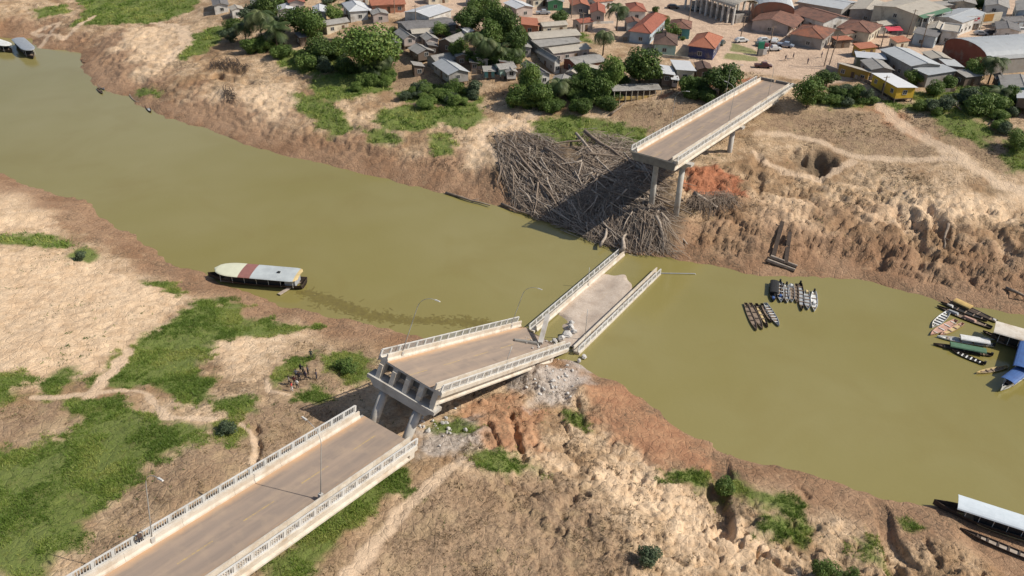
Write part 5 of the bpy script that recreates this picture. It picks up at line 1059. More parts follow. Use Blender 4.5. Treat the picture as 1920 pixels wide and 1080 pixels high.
barrel('open market hall with a beige vaulted roof on a row of white columns', Q(1282, -14, 1386, 14, 1414, 8, 1330, -22), 5.6, 1.7, FIBB, WC, 9, opend=True)
barrel('second market hall with a blue grey vaulted roof next to the open one', Q(1412, 20, 1492, 16, 1480, -6, 1415, -2), 4.6, 2.4, ZINCG, WBR, 0)
barrel('large arched warehouse with a dark red brick end wall at the right edge', Q(1770, 84, 1850, 110, 2010, 104, 1900, 70), 4.2, 3.0, ZINCG, WCON, 0, name='warehouse', cat='warehouse', endm=WRB)
# ---- yellow veranda building under the mango trees
P = hit(1200, 178, 0); A = hit(1150, 187, 1.2); B = hit(1241, 168, 1.2); a = atan2(B[1] - A[1], B[0] - A[0]); L = float(np.hypot(*(B - A)[:2])); g = min(hz(*A[:2]), hz(*B[:2]))
r = thing('veranda', 'long yellow balustraded veranda on stilts under the dark mango trees', 'veranda', (A[0], A[1], g), a)
m = MB(); m.box(0, L, 0, 3.2, .9, 1.1); m.build('floor', WB, r)
m = MB(); m.box(0, L, -.1, -.002, 1.0, 2.0); m.build('balustrade', WY if False else wallm('pale_yellow_boards_wall', (.66, .48, .16)), r)
for i in range(9): x = .1 + i * (L - .2) / 8; m = MB(); m.box(x - .07, x + .07, -.22, -.102, -1.5, 3.3); m.build('post', WC, r)
m = MB(); m.hexa([(-.2, .4, 3.3), (L + .2, .4, 3.3), (L + .2, 4.2, 3.8), (-.2, 4.2, 3.8), (-.2, .4, 3.4), (L + .2, .4, 3.4), (L + .2, 4.2, 3.9), (-.2, 4.2, 3.9)]); m.build('roof', FIB, r)
m = MB(); m.box(0, L, 3.2, 3.35, .9, 3.6); m.build('rear_wall', WB, r)
# ---- walls and fronts
def run_wall(label, A, B, h, th, m_, name='wall', cat='wall'):
    A = hit(*A); B = hit(*B); L = float(np.hypot(*(B - A)[:2])); g = min(A[2], B[2]); r = thing(name, label, cat, (A[0], A[1], g), atan2(B[1] - A[1], B[0] - A[0]))
    n = max(1, int(L / 2.6))
    for i in range(n): b = MB(); b.box(i * L / n + .01, (i + 1) * L / n - .01, -th / 2, th / 2, -.6, h); b.build('panel', m_, r)
    return r
run_wall('long grey concrete wall between the dark round tree and the mango', (560, 78), (640, 74), 1.6, .2, WCON)
run_wall('grey concrete yard wall at the bridge end of the junction', (1548, 130), (1578, 138), 1.3, .2, WCON)
run_wall('low white wall beside the coconut palm', (1092, 46), (1150, 44), .8, .2, WW)
run_wall('pale garden wall in front of the red roofs', (1186, 76), (1216, 80), 1.1, .2, WW)
run_wall('low wall below the orange corner house', (1240, 107), (1292, 112), .8, .2, WC)
run_wall('white boundary wall at the right end of the shop street', (1860, 72), (1922, 66), 1.6, .2, WW)
def fence(label, A, B, h=1.3):
    A = hit(*A); B = hit(*B); L = float(np.hypot(*(B - A)[:2])); r = thing('board_fence', label, 'fence', (A[0], A[1], min(A[2], B[2])), atan2(B[1] - A[1], B[0] - A[0])); n = max(2, int(L / 1.2)); rr = random.Random(int(A[0] * 9))
    for i in range(n):
        b = MB(); x0, x1 = i * L / n + .03, (i + 1) * L / n - .03; t = rr.uniform(-.12, .12); b.hexa([(x0, -.03, -.5), (x1, -.03, -.5), (x1, .03, -.5), (x0, .03, -.5), (x0, -.03, h + t), (x1, -.03, h - t * .5), (x1, .03, h - t * .5), (x0, .03, h + t)]); b.build('board', rr.choice((M_gwood, WB, M_wood)), r)
for k, (lab, A, B) in enumerate([('board fence below the pink gabled house', (748, 98), (790, 112)), ('board fence between the riverside stilt house and the palms', (884, 138), (922, 140)), ('board fence left of the mint green shack', (905, 146), (945, 150)), ('board fence under the white gable of the central cluster', (1038, 132), (1066, 140)), ('board fence along the dirt street', (1068, 60), (1110, 56)),
    ('board fence beside the long red roofed house', (1150, 74), (1176, 78)), ('board fence behind the yellow veranda', (1240, 160), (1262, 162)), ('board fence at the bank above the yellow stilt house', (1588, 142), (1632, 160)), ('board fence right of the yellow stilt house', (1735, 176), (1790, 172)), ('board fence in front of the white pavilion', (640, 34), (700, 36)), ('board fence right of the slate coloured roof', (850, 50), (880, 62)), ('board fence behind the junction lamp', (1598, 84), (1648, 92))]): fence(lab, A, B)
# lettered parapets (the writing is too blurred in the photo to read letter by letter)
def parapet(label, A, B, h, z0, m_, bands=(), name='shop_front'):
    A = hit(*A); B = hit(*B); L = float(np.hypot(*(B - A)[:2])); r = thing(name, label, 'shop front', (A[0], A[1], A[2]), atan2(B[1] - A[1], B[0] - A[0]))
    b = MB(); b.box(0, L, -.15, .15, z0, h); b.build('panel', m_, r)
    for i in (0, 1): b = MB(); x = .1 if i == 0 else L - .4; b.box(x, x + .3, -.12, .12, 0, z0 - .003); b.build('pillar', m_, r)
    for (x0, x1, a, c, mm) in bands: b = MB(); b.box(x0 * L, x1 * L, -.2, -.153, a, c); b.build('sign_lettering', mm, r)
M_sred = mat('sign_red', (.50, .04, .05), None, 2, .6); M_sor = mat('sign_brown', (.45, .22, .05), None, 2, .6)
r1 = parapet('white shop parapet with red lettering', (1803, 58), (1834, 56), 4.6, 2.2, WW, [(.18, .62, 3.5, 3.85, M_sred), (.25, .75, 3.0, 3.25, M_sred), (.72, .86, 3.5, 4.1, M_sred)])
r2 = parapet('brown and cream shop front right of the red lettering', (1836, 56), (1870, 53), 5.2, 2.0, WC, [(.05, .55, 2.6, 4.9, M_sor)])
r3 = thing('awning', 'bright red cloth awning in front of the cream building', 'awning', hit(1672, 70), radians(10))
b = MB(); b.hexa([(-2.6, -1.2, 2.3), (2.6, -1.2, 2.3), (2.6, 1.2, 3.0), (-2.6, 1.2, 3.0), (-2.6, -1.2, 2.36), (2.6, -1.2, 2.36), (2.6, 1.2, 3.06), (-2.6, 1.2, 3.06)]); b.build('canopy', mat('red_cloth', (.62, .07, .10), None, 2, .8), r3)
for sx in (-2.4, 2.4):
    for sy in (-1.1, 1.1): b = MB(); b.tube([(sx, sy, 0), (sx, sy, 2.3 + (sy + 1.1) * .29)], .05, 5); b.build('pole', M_steel, r3)
# ---- cars
M_tyre = mat('tyre_rubber', (.02, .02, .02), None, 2, .9); M_cg = mat('car_glass', (.03, .04, .05), None, 1, .15, spec=.6)
def car(label, px, py, rz, colr, pick=False, group='cars parked at the junction'):
    P = hit(px, py); r = thing('parked_car', label, 'car', (P[0], P[1], hz(P[0], P[1])), rz, group)
    cm = mat('car_paint', colr, tuple(q * .92 for q in colr), 1., .3, spec=.5)
    pr_ = [(-2.1, .35), (2.1, .35), (2.12, .75), (1.3, .92), (.65, 1.42), (-1.2, 1.45), (-1.95, .98), (-2.12, .8)] if not pick else [(-2.4, .4), (2.4, .4), (2.4, .85), (1.5, 1.0), (.9, 1.6), (-.4, 1.62), (-.6, 1.0), (-2.4, 1.0)]
    m = MB(); N = len(pr_)
    for s0, s1, k in ((-.82, .82, 1),): m.add([(x, s0 * (.86 if z > 1.2 else 1), z) for x, z in pr_] + [(x, s1 * (.86 if z > 1.2 else 1), z) for x, z in pr_], [tuple(range(N)), tuple(range(2 * N - 1, N - 1, -1))] + [(i, i + N, (i + 1) % N + N, (i + 1) % N) for i in range(N)])
    m.build('body', cm, r)
    x0, x1 = (.68, 1.26) if not pick else (.93, 1.46); z0, z1 = (1.38, .97) if not pick else (1.55, 1.05)
    b = MB(); b.hexa([(x0, -.66, z0), (x1, -.74, z1), (x1, .74, z1), (x0, .66, z0), (x0 + .03, -.66, z0 + .03), (x1 + .03, -.74, z1 + .03), (x1 + .03, .74, z1 + .03), (x0 + .03, .66, z0 + .03)]); b.build('windscreen', M_cg, r)
    for s in (-1, 1): b = MB(); xa, xb = (-1.2, .6) if not pick else (-.35, .8); y0 = s * .70; y1 = s * .82; b.hexa([(xa, min(y0, y1), 1.0), (xb, min(y0, y1), 1.0), (xb, max(y0, y1), 1.0), (xa, max(y0, y1), 1.0), (xa + .1, s * .72 - .02, 1.36), (xb - .2, s * .72 - .02, 1.36), (xb - .2, s * .72 + .02, 1.36), (xa + .1, s * .72 + .02, 1.36)]); b.build('side_window', M_cg, r)
    for x in (-1.3, 1.3):
        for s in (-1, 1): b = MB(); b.tube([(x, s * .62, .33), (x, s * .84, .33)], .33, 10); b.build('wheel', M_tyre, r)
    for s in (-1, 1): b = MB(); hx = 2.09 if not pick else 2.38; b.box(hx, hx + .06, s * .6 - .14, s * .6 + .14, .62, .76); b.build('headlight', M_white, r)
wh = (.68, .68, .66)
car('white car alone in front of the orange corner house', 1390, 79, .3, wh); car('white car at the back left of the parked group', 1433, 79, .15, wh); car('white car at the back right of the parked group', 1452, 80, 1.1, wh)
car('white pickup nearest the bridge in the parked group', 1449, 95, .1, wh, True); car('silver blue pickup at the right of the parked group', 1472, 88, -.5, (.25, .30, .38), True); car('dark red car between the kiosk and the white pickup', 1437, 90, 1.0, (.16, .03, .03))
car('green grey car at the left of the parked group', 1428, 85, .6, (.16, .22, .20)); car('dark green car beside the orange corner house', 1352, 84, 1.1, (.07, .09, .08), group=None); car('dark car in the shade of the market hall columns', 1303, 20, -.3, (.20, .23, .25), group=None); car('dark car further along the market hall', 1262, 16, -.2, (.08, .05, .05), group=None)
car('grey pickup in the dirt street above the central cluster', 1018, 27, .1, (.36, .38, .40), True, group=None); car('grey car in front of the red lettered shop', 1838, 66, -.1, (.35, .37, .40)); car('dark car right of the brown shop front', 1856, 64, .0, (.10, .10, .11)); car('white car by the boundary wall at the far right', 1916, 60, .0, wh, group=None)
car('dark red tricycle truck rolling toward the bridge end', 1430, 127, -.1, (.10, .04, .04), True, group=None)
# ---- kiosk sign, utility poles
P = hit(1424, 104); r = thing('sign_kiosk', 'green topped sign pillar at the tip of the small lawn', 'sign', P, .1)
b = MB(); b.box(-.7, .7, -.5, .5, 0, 2.); b.build('plinth', M_dark, r); b = MB(); b.box(-.85, .85, -.3, .3, 2.003, 3.9); b.build('panel', mat('green_sign', (.03, .22, .13), None, 2, .6), r); b = MB(); b.box(.9, 2., -.1, .1, .2, 1.8); b.build('side_board', WW, r)
def upole(label, px, py, top_dx=0., h=8.5, conc=False, arms=1):
    P = hit(px, py); r = thing('utility_pole', label, 'utility pole', (P[0], P[1], hz(P[0], P[1])), .3, 'utility poles of the town')
    b = MB(); b.tube([(0, 0, -.3), (top_dx, 0, h)], [.17, .11], 7); b.build('pole', M_conc if conc else M_bwood, r)
    for k in range(arms): b = MB(); b.box(top_dx - .9, top_dx + .9, -.06, .06, h - .5 - k * .8, h - .38 - k * .8); b.build('crossarm', M_bwood, r)
for a in (('dark pole in front of the market hall', 1291, 42, .1, 9), ('leaning dark pole beside the white car at the lawn', 1388, 72, .6, 7), ('left one of the two tall dark poles at the junction corner', 1545, 124, .4, 9), ('right one of the two tall dark poles at the junction corner', 1553, 127, .9, 9.5), ('pole in front of the cream two storey building', 1700, 70, .6, 8.5), ('pole at the roadside right of the orange fence', 1727, 88, 0, 7), ('dark pole in the dirt street left of the coconut palm', 1071, 34, 0, 8.5),
        ('thin pole below the coconut palm', 1092, 60, 0, 6), ('thin pole left of the large white roof', 740, 25, 0, 6), ('pole in front of the slate coloured roof', 780, 52, 0, 7), ('concrete pole beside the parked group of cars', 1441, 100, 0, 8), ('pole in front of the yellow stilt house', 1652, 185, 0, 6), ('pole in the yard right of the junction fence', 1651, 90, 0, 6)): upole(a[0], a[1], a[2], a[3], a[4])
# ------------------------------------------------------------------ trees, palms, bushes, grass
def M_leaf(name, c1, c2, c3):
    t = NT(name); a = t.n('ShaderNodeAttribute', attribute_name='tint'); s = t.n('ShaderNodeSeparateColor'); t.l(a.outputs['Color'], s.inputs[0])
    oi = t.n('ShaderNodeObjectInfo'); col = t.mix(t.ramp(s.outputs[0], 0, .55), c1, c2); col = t.mix(t.ramp(s.outputs[0], .55, 1), col, c3)
    col = t.mix(t.math('MULTIPLY', oi.outputs['Random'], .3), col, c1)
    m = t.done(col, .6, None, .35)
    tr = t.n('ShaderNodeBsdfTranslucent'); t.l(col, tr.inputs[0]); ad = t.n('ShaderNodeMixShader'); ad.inputs[0].default_value = .22; t.l(t.b.outputs[0], ad.inputs[1]); t.l(tr.outputs[0], ad.inputs[2]); t.l(ad.outputs[0], t.o.inputs[0]); return m
L_dark = M_leaf('dark_leaves', (.04, .075, .016), (.075, .125, .024), (.16, .22, .05))
L_mid = M_leaf('green_leaves', (.06, .11, .02), (.11, .18, .035), (.23, .29, .075))
L_light = M_leaf('light_leaves', (.08, .14, .028), (.16, .245, .05), (.32, .38, .11))
L_grey = M_leaf('grey_green_leaves', (.05, .075, .04), (.09, .13, .065), (.17, .20, .11))
L_palm = M_leaf('palm_leaves', (.04, .065, .02), (.075, .11, .035), (.17, .19, .08))
L_grass = M_leaf('grass_blades', (.11, .18, .026), (.21, .295, .05), (.42, .43, .12))
L_straw = M_leaf('dry_grass_blades', (.16, .115, .06), (.29, .21, .12), (.46, .35, .21))
BARK = mat('bark', (.16, .13, .10), (.09, .07, .055), 2, .95)
def leaf_mesh(name, seed, m_, blobs, n, size):
    """crown: leaf sized quads spread through a set of uneven clumps; unit crown radius 1"""
    R = np.random.RandomState(seed); C = []; 
    for k in range(blobs):
        v = R.randn(3); v /= np.linalg.norm(v); rad = R.uniform(.35, .78); c = v * rad * [1, 1, .72]; c[2] = c[2] + .05; C.append((c, R.uniform(.26, .46)))
    C.append((np.zeros(3), .55)); P = []; Nn = []; T_ = []
    w_ = np.array([r * r for _, r in C]); w_ /= w_.sum(); pick = R.choice(len(C), n, p=w_)
    for i in pick:
        c, r = C[i]; v = R.randn(3); v /= np.linalg.norm(v); q = r * R.uniform(.55, 1.08) ** .6; p = c + v * q * [1, 1, .85]
        if p[2] < -.62: p[2] = -.62 + R.rand() * .2
        P.append(p); nn = v + R.randn(3) * .55 + [0, 0, .35]; Nn.append(nn / np.linalg.norm(nn)); T_.append(np.clip(R.rand() * .75 + .25 * R.rand() * (i % 3), 0, 1))
    P = np.array(P); Nn = np.array(Nn); T_ = np.array(T_); a = np.cross(Nn, R.randn(n, 3)); a /= np.linalg.norm(a, axis=1, keepdims=True); b = np.cross(Nn, a); s = size * R.uniform(.6, 1.3, (n, 1))
    V = np.stack([P - a * s, P - b * s * .6, P + a * s, P + b * s * .6], 1).reshape(-1, 3); Fc = np.arange(n * 4).reshape(-1, 4); tt = np.repeat(T_, 4)
    return np_mesh(name, V, Fc, m_, dict(tint=np.stack([tt, tt, tt], 1)), npf=4)
CR = {}
def crown(kind, v):
    if (kind, v) not in CR:
        m_, n, s, bl = {'dark': (L_dark, 5200, .058, 19), 'mid': (L_mid, 4800, .058, 17), 'light': (L_light, 6500, .05, 22), 'grey': (L_grey, 2600, .07, 12), 'fine': (L_mid, 5200, .05, 22)}[kind]
        CR[kind, v] = leaf_mesh('crown', hash((len(kind), v)) % 999 + v * 31 + len(kind), m_, bl, n, s)
    return CR[kind, v]
def trunk_mesh(k):
    rr = random.Random(k); b = MB(); b.tube([(0, 0, -.15), (rr.uniform(-.05, .05), .02, .4), (rr.uniform(-.08, .08), 0, .75)], [.075, .055, .045], 8)
    for i in range(5):
        a = i * 2 * pi / 5 + rr.random(); b.tube([(0, 0, .5 + .06 * i), (cos(a) * .25, sin(a) * .25, .85), (cos(a) * .5, sin(a) * .5, 1.1)], [.035, .022, .01], 5)
    return b.mesh('trunk', BARK, True)
TR = [trunk_mesh(k) for k in range(3)]
def tree(label, px, py, wpx, hpx, kind='mid', name='tree', cat='tree', group=None, base=None, v=None):
    """px,py = middle of the crown in the photo; wpx,hpx its size there"""
    P = hit(px, py + hpx * .47 if base is None else base, 0.); g = hz(P[0], P[1]); Z = P[1] * cos(TH) - (g - HC) * sin(TH); R = wpx / 2 * Z / F
    dep = atan2(HC - g, float(np.hypot(P[0], P[1]))); H2 = max(.7 * R, min(1.4 * R, (hpx / 2 * Z / F - R * sin(dep) * .3) / cos(dep) * .95))
    H2 *= 1.12; R *= 1.08; cz = H2 * .72 + (R * .18 if cat == 'tree' else -.1)
    r = thing(name, label, cat, (P[0], P[1], g), random.random() * 6, group); v = random.randrange(3) if v is None else v
    c = link('crown', crown(kind, v), r, (0, 0, cz)); c.scale = (R, R, H2 * 1.15)
    t = link('trunk', TR[v % 3], r); t.scale = (R * .8, R * .8, cz * .95); return r
def frond_mesh(seed, n=24, L=1., droop=1.):
    R = np.random.RandomState(seed); V = []; Fc = []; T_ = []
    for k in range(n):
        a = 2 * pi * k / n + R.uniform(-.2, .2); el0 = R.uniform(.15, 1.2); d = np.array([cos(a), sin(a)]); pts = []; x = z = 0; e = el0; m = 9; st = L * R.uniform(.8, 1.1) / m
        for i in range(m + 1): pts.append(np.array([d[0] * x, d[1] * x, z])); x += cos(e) * st; z += sin(e) * st; e -= droop * R.uniform(.18, .3)
        side = np.array([-d[1], d[0], 0]); tint = R.rand()
        for i in range(m):
            wl = .36 * L * sin(pi * (i + 1.2) / (m + 1.6)) ** .7
            for s in (-1, 1):
                for j in (0, .5):
                    p = pts[i] + (pts[i + 1] - pts[i]) * j; q = p + (pts[i + 1] - pts[i]) * .5; tip = p + side * s * wl + (pts[i + 1] - pts[i]) * 1.3 + np.array([0, 0, -wl * .45]); b = len(V); V += [p, q, tip]; Fc.append((b, b + 1, b + 2)); T_ += [tint] * 3
    T_ = np.array(T_); return np_mesh('fronds', np.array(V), np.array(Fc), L_palm, dict(tint=np.stack([T_] * 3, 1)), npf=3)
FR = [frond_mesh(1), frond_mesh(2, 27, 1, 1.15), frond_mesh(3, 21, 1, .85)]
def palm(label, px, py, rpx, base, k=0, group=None, name='palm_tree'):
    """px,py crown centre, base = row of the foot"""
    P = hit(px, base); g = hz(P[0], P[1]); Z = P[1] * cos(TH) - (g - HC) * sin(TH); R = rpx * Z / F; top = at(px, py, g); t = atan2(HC - g, P[1]); H = max(1.5, (base - py) * Z / F / cos(t))
    r = thing(name, label, 'palm', (P[0], P[1], g), random.random() * 6, group); b = MB(); b.tube([(0, 0, -.3), (.15, .1, H * .5), (0, 0, H)], [.24, .17, .15], 8); b.build('trunk', BARK, r, True)
    c = link('crown', FR[k % 3], r, (0, 0, H)); c.scale = (R * 1.15,) * 3; return r
for a in (('big light green mango tree left of the shacks', 694, 92, 112, 108, 'light'), ('dark green round tree between the two white roofs', 566, 38, 72, 56, 'dark'), ('small green tree in front of the white pavilion', 628, 26, 40, 34, 'light'),
  ('dark rounded tree left of the tall palms', 878, 38, 58, 56, 'dark'), ('tall dark tree at the upper edge above the rounded one', 902, 14, 56, 46, 'mid'), ('tall dark tree right of the palms at the white shop', 950, 45, 50, 70, 'dark'), ('tree in the middle of the palm grove', 918, 66, 50, 60, 'mid'),
  ('olive green tree in front of the white gabled house', 992, 146, 48, 66, 'light'), ('bright green bush tree by the pink sand below the olive tree', 970, 176, 56, 50, 'mid'), ('dark mango tree above the yellow veranda', 1198, 124, 84, 72, 'dark'), ('light green tree left of the dark mango', 1146, 134, 52, 84, 'light'), ('dark green tree below the light green one', 1124, 163, 54, 56, 'mid'),
  ('dark round mango tree at the left of the far bridge end', 1350, 148, 70, 66, 'dark'), ('small tree beside the white roofed house', 1288, 158, 40, 38, 'mid'), ('round feathery tree at the right of the far bridge end', 1513, 172, 62, 62, 'fine'), ('small dark tree at the corner of the junction wall', 1548, 147, 44, 34, 'dark'),
  ('round bush between the yellow house and the warehouse', 1712, 142, 36, 32, 'mid'), ('upper round bush right of the warehouse', 1776, 150, 34, 32, 'mid'), ('lower round bush right of the yellow house', 1750, 162, 38, 34, 'mid'), ('shrub tree below the junction tree', 1605, 168, 36, 30, 'mid'), ('slender grey shrub left of the yellow house', 1622, 176, 24, 34, 'grey'),
  ('grey green tree at the left of the palm thicket', 470, 28, 46, 40, 'grey'), ('dark shrub beside the left palms', 440, 44, 40, 30, 'dark'), ('dark thicket tree below the concrete wall', 605, 96, 60, 42, 'dark'), ('dark shrub left of the mango tree', 650, 120, 44, 36, 'dark'), ('tree behind the slate coloured roof', 826, 56, 36, 28, 'light'), ('shrub by the foot of the riverside stilt house', 852, 160, 36, 34, 'mid'),
  ('shrub right of the riverside stilt house', 888, 160, 40, 34, 'grey'), ('dark tree behind the fan palm', 1078, 160, 46, 40, 'dark'), ('tree between the red roofs', 1262, 62, 34, 18, 'mid'), ('bush in the dirt road left of the market hall', 1228, 16, 16, 14, 'dark'), ('tree at the right edge beside the stilt houses', 1905, 262, 50, 44, 'light'), ('shrub on the slope under the stilt houses', 1832, 196, 60, 40, 'mid'),
  ('light shrub left of the stilt houses', 1862, 190, 56, 40, 'light'), ('grey shrub below the coconut palm at the right', 1816, 178, 50, 36, 'grey'), ('small shrub on the slope of the right bank', 1745, 196, 36, 30, 'grey'), ('low shrub at the end of the dirt path', 1722, 196, 30, 22, 'mid'), ('tree at the upper left edge of the village', 520, 50, 40, 40, 'grey'), ('shrub at the upper right before the tall white house', 1832, 8, 34, 20, 'dark'),
  ('dark bush standing in the gully on the near bank', 1356, 905, 44, 40, 'mid'), ('dark scraggy bush on the near bank near the bottom edge', 1214, 1036, 50, 44, 'grey'), ('green bush at the bottom edge of the near bank', 1543, 1062, 50, 44, 'mid'), ('smaller green bush right of the bottom bush', 1598, 1076, 36, 30, 'mid'), ('green shrub right of the people on the near bank', 650, 682, 44, 30, 'mid'), ('low shrub left of the footpath bend on the near bank', 428, 800, 40, 26, 'grey'), ('small shrub at the waterline on the left bank', 152, 478, 30, 20, 'grey')):
    lab, px, py, w_, h_, kind = a; tr = 'tree' in lab.split(' beside')[0].split(' behind')[0] and not lab.startswith(('bush', 'shrub')); sh = w_ < 45 and ('bush' in lab or 'shrub' in lab)
    tree(lab, px, py, w_, h_, kind, name='shrub' if (sh or 'shrub' in lab.split(' ')[:3] or 'bush' in lab.split(' ')[:4]) else 'broadleaf_tree', cat='shrub' if (sh or 'shrub' in lab.split(' ')[:3] or 'bush' in lab.split(' ')[:4]) else 'tree')
for a in (('tall coconut palm between the red roofed houses', 1156, 20, 26, 58, 0), ('coconut palm below and left of the tall one', 1130, 68, 24, 104, 1), ('old palm at the left end of the village', 492, 34, 34, 84, 1), ('second palm of the left thicket, lower and wider', 520, 58, 30, 92, 2), ('palm left of the old palm', 462, 52, 24, 86, 0),
  ('thin palm above the tiny lean-to', 888, 72, 24, 122, 0), ('palm in the middle of the grove', 912, 82, 26, 124, 1), ('palm with orange dead fronds in the grove', 938, 92, 24, 122, 2), ('palm at the right side of the grove', 962, 96, 24, 118, 0), ('palm trunk standing before the big mango', 716, 108, 28, 142, 1), ('palm before the big mango, left one', 700, 128, 22, 148, 2),
  ('fan palm below the central cluster', 1046, 158, 28, 186, 1), ('coconut palm in front of the brick arched warehouse', 1852, 118, 28, 158, 0), ('low palm beside the dark stilt houses', 1866, 172, 20, 200, 2), ('short palm behind the veranda roof', 1010, 172, 20, 196, 2)): palm(*a[:5], k=a[5])
# undergrowth between the houses and on the slope below them
def thicket(n, poly, kinds, smin, smax, lab, grp, seed):
    random.seed(seed); P_ = np.array(poly)
    for k in range(n):
        x, y = rnd_in(P_); s = random.uniform(smin, smax); tree(lab, x, y, s, s * random.uniform(.6, .9), random.choice(kinds), name='shrub', cat='shrub', group=grp)
thicket(26, [(425, 60), (540, 70), (640, 88), (650, 125), (600, 130), (520, 95), (430, 75)], ['dark', 'mid', 'grey'], 16, 44, 'bushy shrub in the thicket below the left palms and concrete wall', 'shrubs of the left thicket', 1)
thicket(16, [(640, 130), (730, 110), (740, 150), (660, 165)], ['mid', 'dark', 'light'], 20, 36, 'shrub in the shade at the foot of the big mango tree', 'shrubs under the big mango', 2)
thicket(22, [(760, 150), (830, 165), (900, 160), (905, 190), (800, 195), (745, 175)], ['mid', 'light', 'grey'], 18, 34, 'shrub on the slope between the stilt house and the tall grass', 'shrubs below the stilt house', 3)
thicket(34, [(935, 165), (1000, 168), (1090, 165), (1160, 170), (1160, 200), (1080, 200), (980, 200), (940, 190)], ['dark', 'mid', 'dark', 'light'], 24, 42, 'dark shrub in the thicket between the central cluster and the driftwood', 'shrubs of the central thicket', 4)
thicket(16, [(1070, 130), (1140, 110), (1170, 150), (1150, 180), (1080, 180)], ['mid', 'dark'], 26, 44, 'shrubby tree left of the yellow veranda', 'trees left of the veranda', 5)
thicket(12, [(1275, 160), (1320, 140), (1330, 185), (1280, 185)], ['mid', 'dark'], 22, 34, 'shrub behind the far bridge left of its round mango tree', 'shrubs behind the far bridge', 6)
thicket(24, [(1520, 178), (1590, 158), (1630, 175), (1640, 195), (1600, 198), (1540, 200)], ['mid', 'dark', 'grey', 'light'], 16, 30, 'shrub between the round feathery tree and the yellow house', 'shrubs left of the yellow house', 7)
thicket(26, [(1735, 190), (1765, 182), (1830, 158), (1880, 170), (1920, 200), (1910, 250), (1830, 225), (1740, 215)], ['mid', 'light', 'grey', 'light'], 14, 38, 'shrub on the overgrown slope below the stilt houses', 'shrubs of the right slope', 8)
thicket(14, [(850, 60), (960, 40), (980, 110), (880, 118)], ['dark', 'mid'], 28, 46, 'leafy tree of the grove among the palms', 'trees of the palm grove', 9)
thicket(10, [(1225, 60), (1290, 60), (1280, 72), (1225, 70)], ['mid'], 10, 16, 'garden shrub between the red roofed houses', 'garden shrubs', 10)
thicket(9, [(730, 55), (850, 60), (860, 70), (740, 64)], ['mid', 'light'], 12, 22, 'small tree among the grey shacks', 'yard trees of the shacks', 11)
thicket(12, [(1490, -5), (1700, -5), (1900, 0), (1900, 8), (1500, 2)], ['mid', 'dark'], 16, 30, 'tree behind the buildings along the upper right edge', 'trees at the upper right edge', 12)
thicket(10, [(420, 0), (560, -6), (700, -4), (700, 2), (430, 8)], ['mid', 'dark', 'grey'], 16, 30, 'tree among the houses along the upper left edge of the village', 'trees at the upper edge', 13)
for a in (('tall spreading tree left of the white pavilion', 586, 50, 50, 60, 'mid'), ('tall tree rising behind the left palms', 500, 14, 48, 56, 'dark'), ('tall tree at the top of the palm grove', 926, 36, 56, 70, 'mid'), ('dark tall tree right of the palm grove', 968, 74, 44, 74, 'dark'), ('tall tree among the shacks behind the stilt house', 860, 92, 36, 46, 'mid'),
  ('broad tree at the left end of the central thicket', 1012, 176, 50, 56, 'mid'), ('tree behind the teal trimmed hut', 1100, 146, 44, 54, 'mid'), ('tree beside the dirt street above the central cluster', 1048, 34, 36, 30, 'dark'), ('broad tree beside the market hall street', 1244, 40, 26, 26, 'mid'), ('tree behind the coconut palm by the arched hall', 1822, 132, 44, 46, 'light'), ('tree between the stilt houses at the right edge', 1890, 180, 40, 44, 'mid'), ('tree at the foot of the concrete wall', 636, 88, 44, 44, 'mid')):
    tree(*a[:5], a[5], name='broadleaf_tree')
# ---- grass
def grass(name, label, m_, n, xr, yr, regs, hgt, wid, blades, keep=None, thr=.5, seed=3, amp=1.):
    R = np.random.RandomState(seed); x = R.uniform(*xr, n); y = R.uniform(*yr, n); k = mask(x, y, regs, 1.2, amp) * (1 - path_mask(x, y))
    if keep is not None: k = k * keep(x, y)
    s = k > R.uniform(.2, .8, n) * thr * 2; s &= np.abs(x) < 32 + .68 * y; x, y = x[s], y[s]; n = len(x); z = hgrid(x, y); q = z > .15; x, y, z = x[q], y[q], z[q]; n = len(x)
    cl = np.clip(.5 + .9 * fbm(x, y, 3.2, 2, 90), 0, 1.2); tn = np.clip(.45 + .95 * fbm(x, y, 9., 4, 95) + R.randn(n) * .16, 0, 1)
    V = []; T_ = []
    for b in range(blades):
        a = R.rand(n) * 2 * pi; l = hgt * (.45 + .75 * cl) * R.uniform(.6, 1.2, n); lean = R.uniform(.4, 1.3, n) * l; w_ = wid * R.uniform(.6, 1.3, n); ox = x + R.randn(n) * wid * 2.2; oy = y + R.randn(n) * wid * 2.2; a2 = R.rand(n) * 2 * pi
        p0 = np.stack([ox + np.cos(a2) * w_, oy + np.sin(a2) * w_, z - .05], 1); p1 = np.stack([ox - np.cos(a2) * w_, oy - np.sin(a2) * w_, z - .05], 1); p2 = np.stack([ox + np.cos(a) * lean, oy + np.sin(a) * lean, z + l], 1)
        V.append(np.stack([p0, p1, p2], 1)); T_.append(np.clip(tn + R.randn(n) * .12, 0, 1))
    V = np.concatenate(V).reshape(-1, 3); T_ = np.repeat(np.concatenate(T_), 3)
    tag(link(name, np_mesh(name, V, np.arange(len(V)).reshape(-1, 3), m_, dict(tint=np.stack([T_] * 3, 1)), npf=3)), label, kind='stuff'); return n
gap = lambda x, y: .25 + .75 * sstep(fbm(x, y, 6, 3, 93), -.42, .0)
g1 = grass('near_grass', 'thick green grass in patches on the near bank', L_grass, 330000, (-75, 75), (48, 135), R_['grass'], .36, .04, 5, seed=4, keep=gap, amp=1.5)
g2 = grass('far_grass', 'tall green grass in patches on the far bank', L_grass, 190000, (-190, 190), (135, 320), R_['grass'], .65, .10, 4, seed=5, keep=gap, amp=1.4)
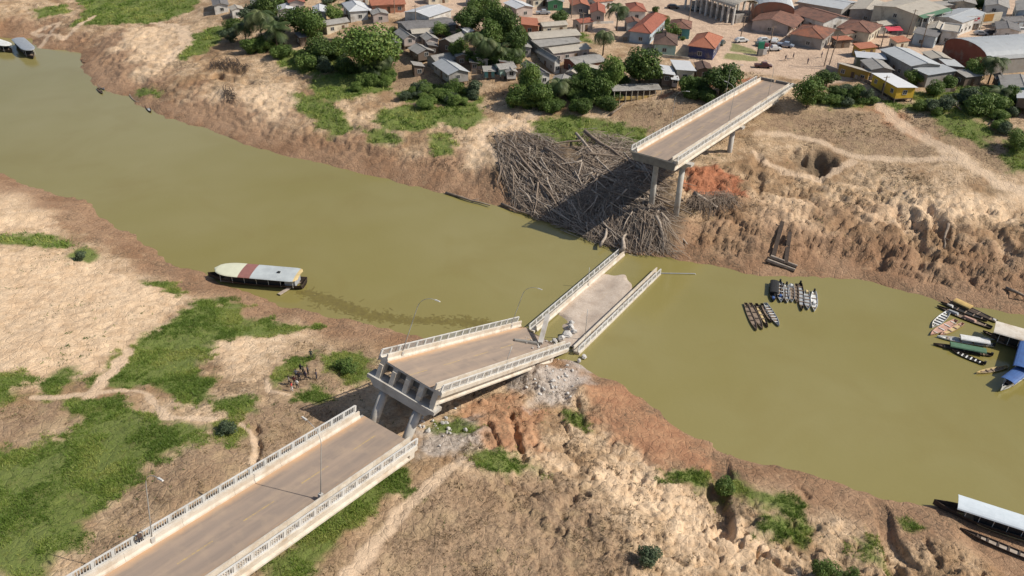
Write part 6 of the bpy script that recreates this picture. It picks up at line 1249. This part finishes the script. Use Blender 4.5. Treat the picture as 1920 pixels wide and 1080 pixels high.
g3 = grass('dry_grass', 'dry straw coloured grass and dead weeds on both banks', L_straw, 60000, (-75, 75), (48, 130), R_['dry'], .32, .05, 4, thr=.75, seed=6, keep=lambda x, y: sstep(fbm(x, y, 5, 3, 99), -.25, .35))
g4 = grass('dry_grass', 'dry scrub on the slopes of the far bank', L_straw, 30000, (-150, 190), (140, 260), R_['dry'], .4, .09, 3, thr=.85, seed=7, keep=lambda x, y: sstep(fbm(x, y, 7, 3, 98), -.2, .4))
ALL = [np.array([(-90, 50), (90, 50), (130, 190), (-170, 280)])]
g5 = grass('weeds', 'small dark weeds dotted over the bare earth', L_dark, 42000, (-90, 110), (50, 230), ALL, .22, .07, 4, thr=.8, seed=8, amp=0, keep=lambda x, y: sstep(fbm(x, y, 9, 3, 97), .05, .5) * sstep(base_h(x, y)[1], 5, 14) * .8)
L_scrub = M_leaf('dead_scrub', (.09, .065, .035), (.17, .125, .07), (.30, .22, .13))
g7 = grass('dead_scrub', 'brown dead scrub and twigs on the eroded slopes of the far bank', L_scrub, 90000, (-140, 190), (128, 230), [np.array([(-160, 120), (150, 120), (200, 150), (200, 240), (-160, 300)])], .38, .07, 4, thr=.9, seed=14, amp=0, keep=lambda x, y: sstep(fbm(x, y, 12, 4, 101), .0, .4) * sstep(base_h(x, y)[1], 2, 8) * (1 - mask(x, y, R_['town'], 1, 0)) * (x > -20) )
g8 = grass('dead_scrub', 'brown dead scrub on the near bank right of the bridge', L_scrub, 60000, (-40, 90), (48, 100), [np.array([(-30, 40), (110, 40), (110, 100), (5, 100)])], .26, .05, 4, thr=.9, seed=15, amp=0, keep=lambda x, y: sstep(fbm(x, y, 6, 4, 103), .05, .45) * sstep(base_h(x, y)[1], 4, 10))
g6 = grass('seedlings', 'small round green seedlings on the pale sand at the left', L_mid, 9000, (-70, -25), (75, 125), reg([[(-60, 590), (180, 590), (270, 640), (200, 680), (-60, 700)]]), .2, .11, 7, thr=1.3, seed=12, keep=lambda x, y: sstep(fbm(x, y, 1.6, 2, 96), .15, .5))
print('tufts', g1, g2, g3, g4, g5, g6, g7, g8, 'tris', sum(len(o.data.polygons) for o in bpy.data.objects if o.type == 'MESH'))
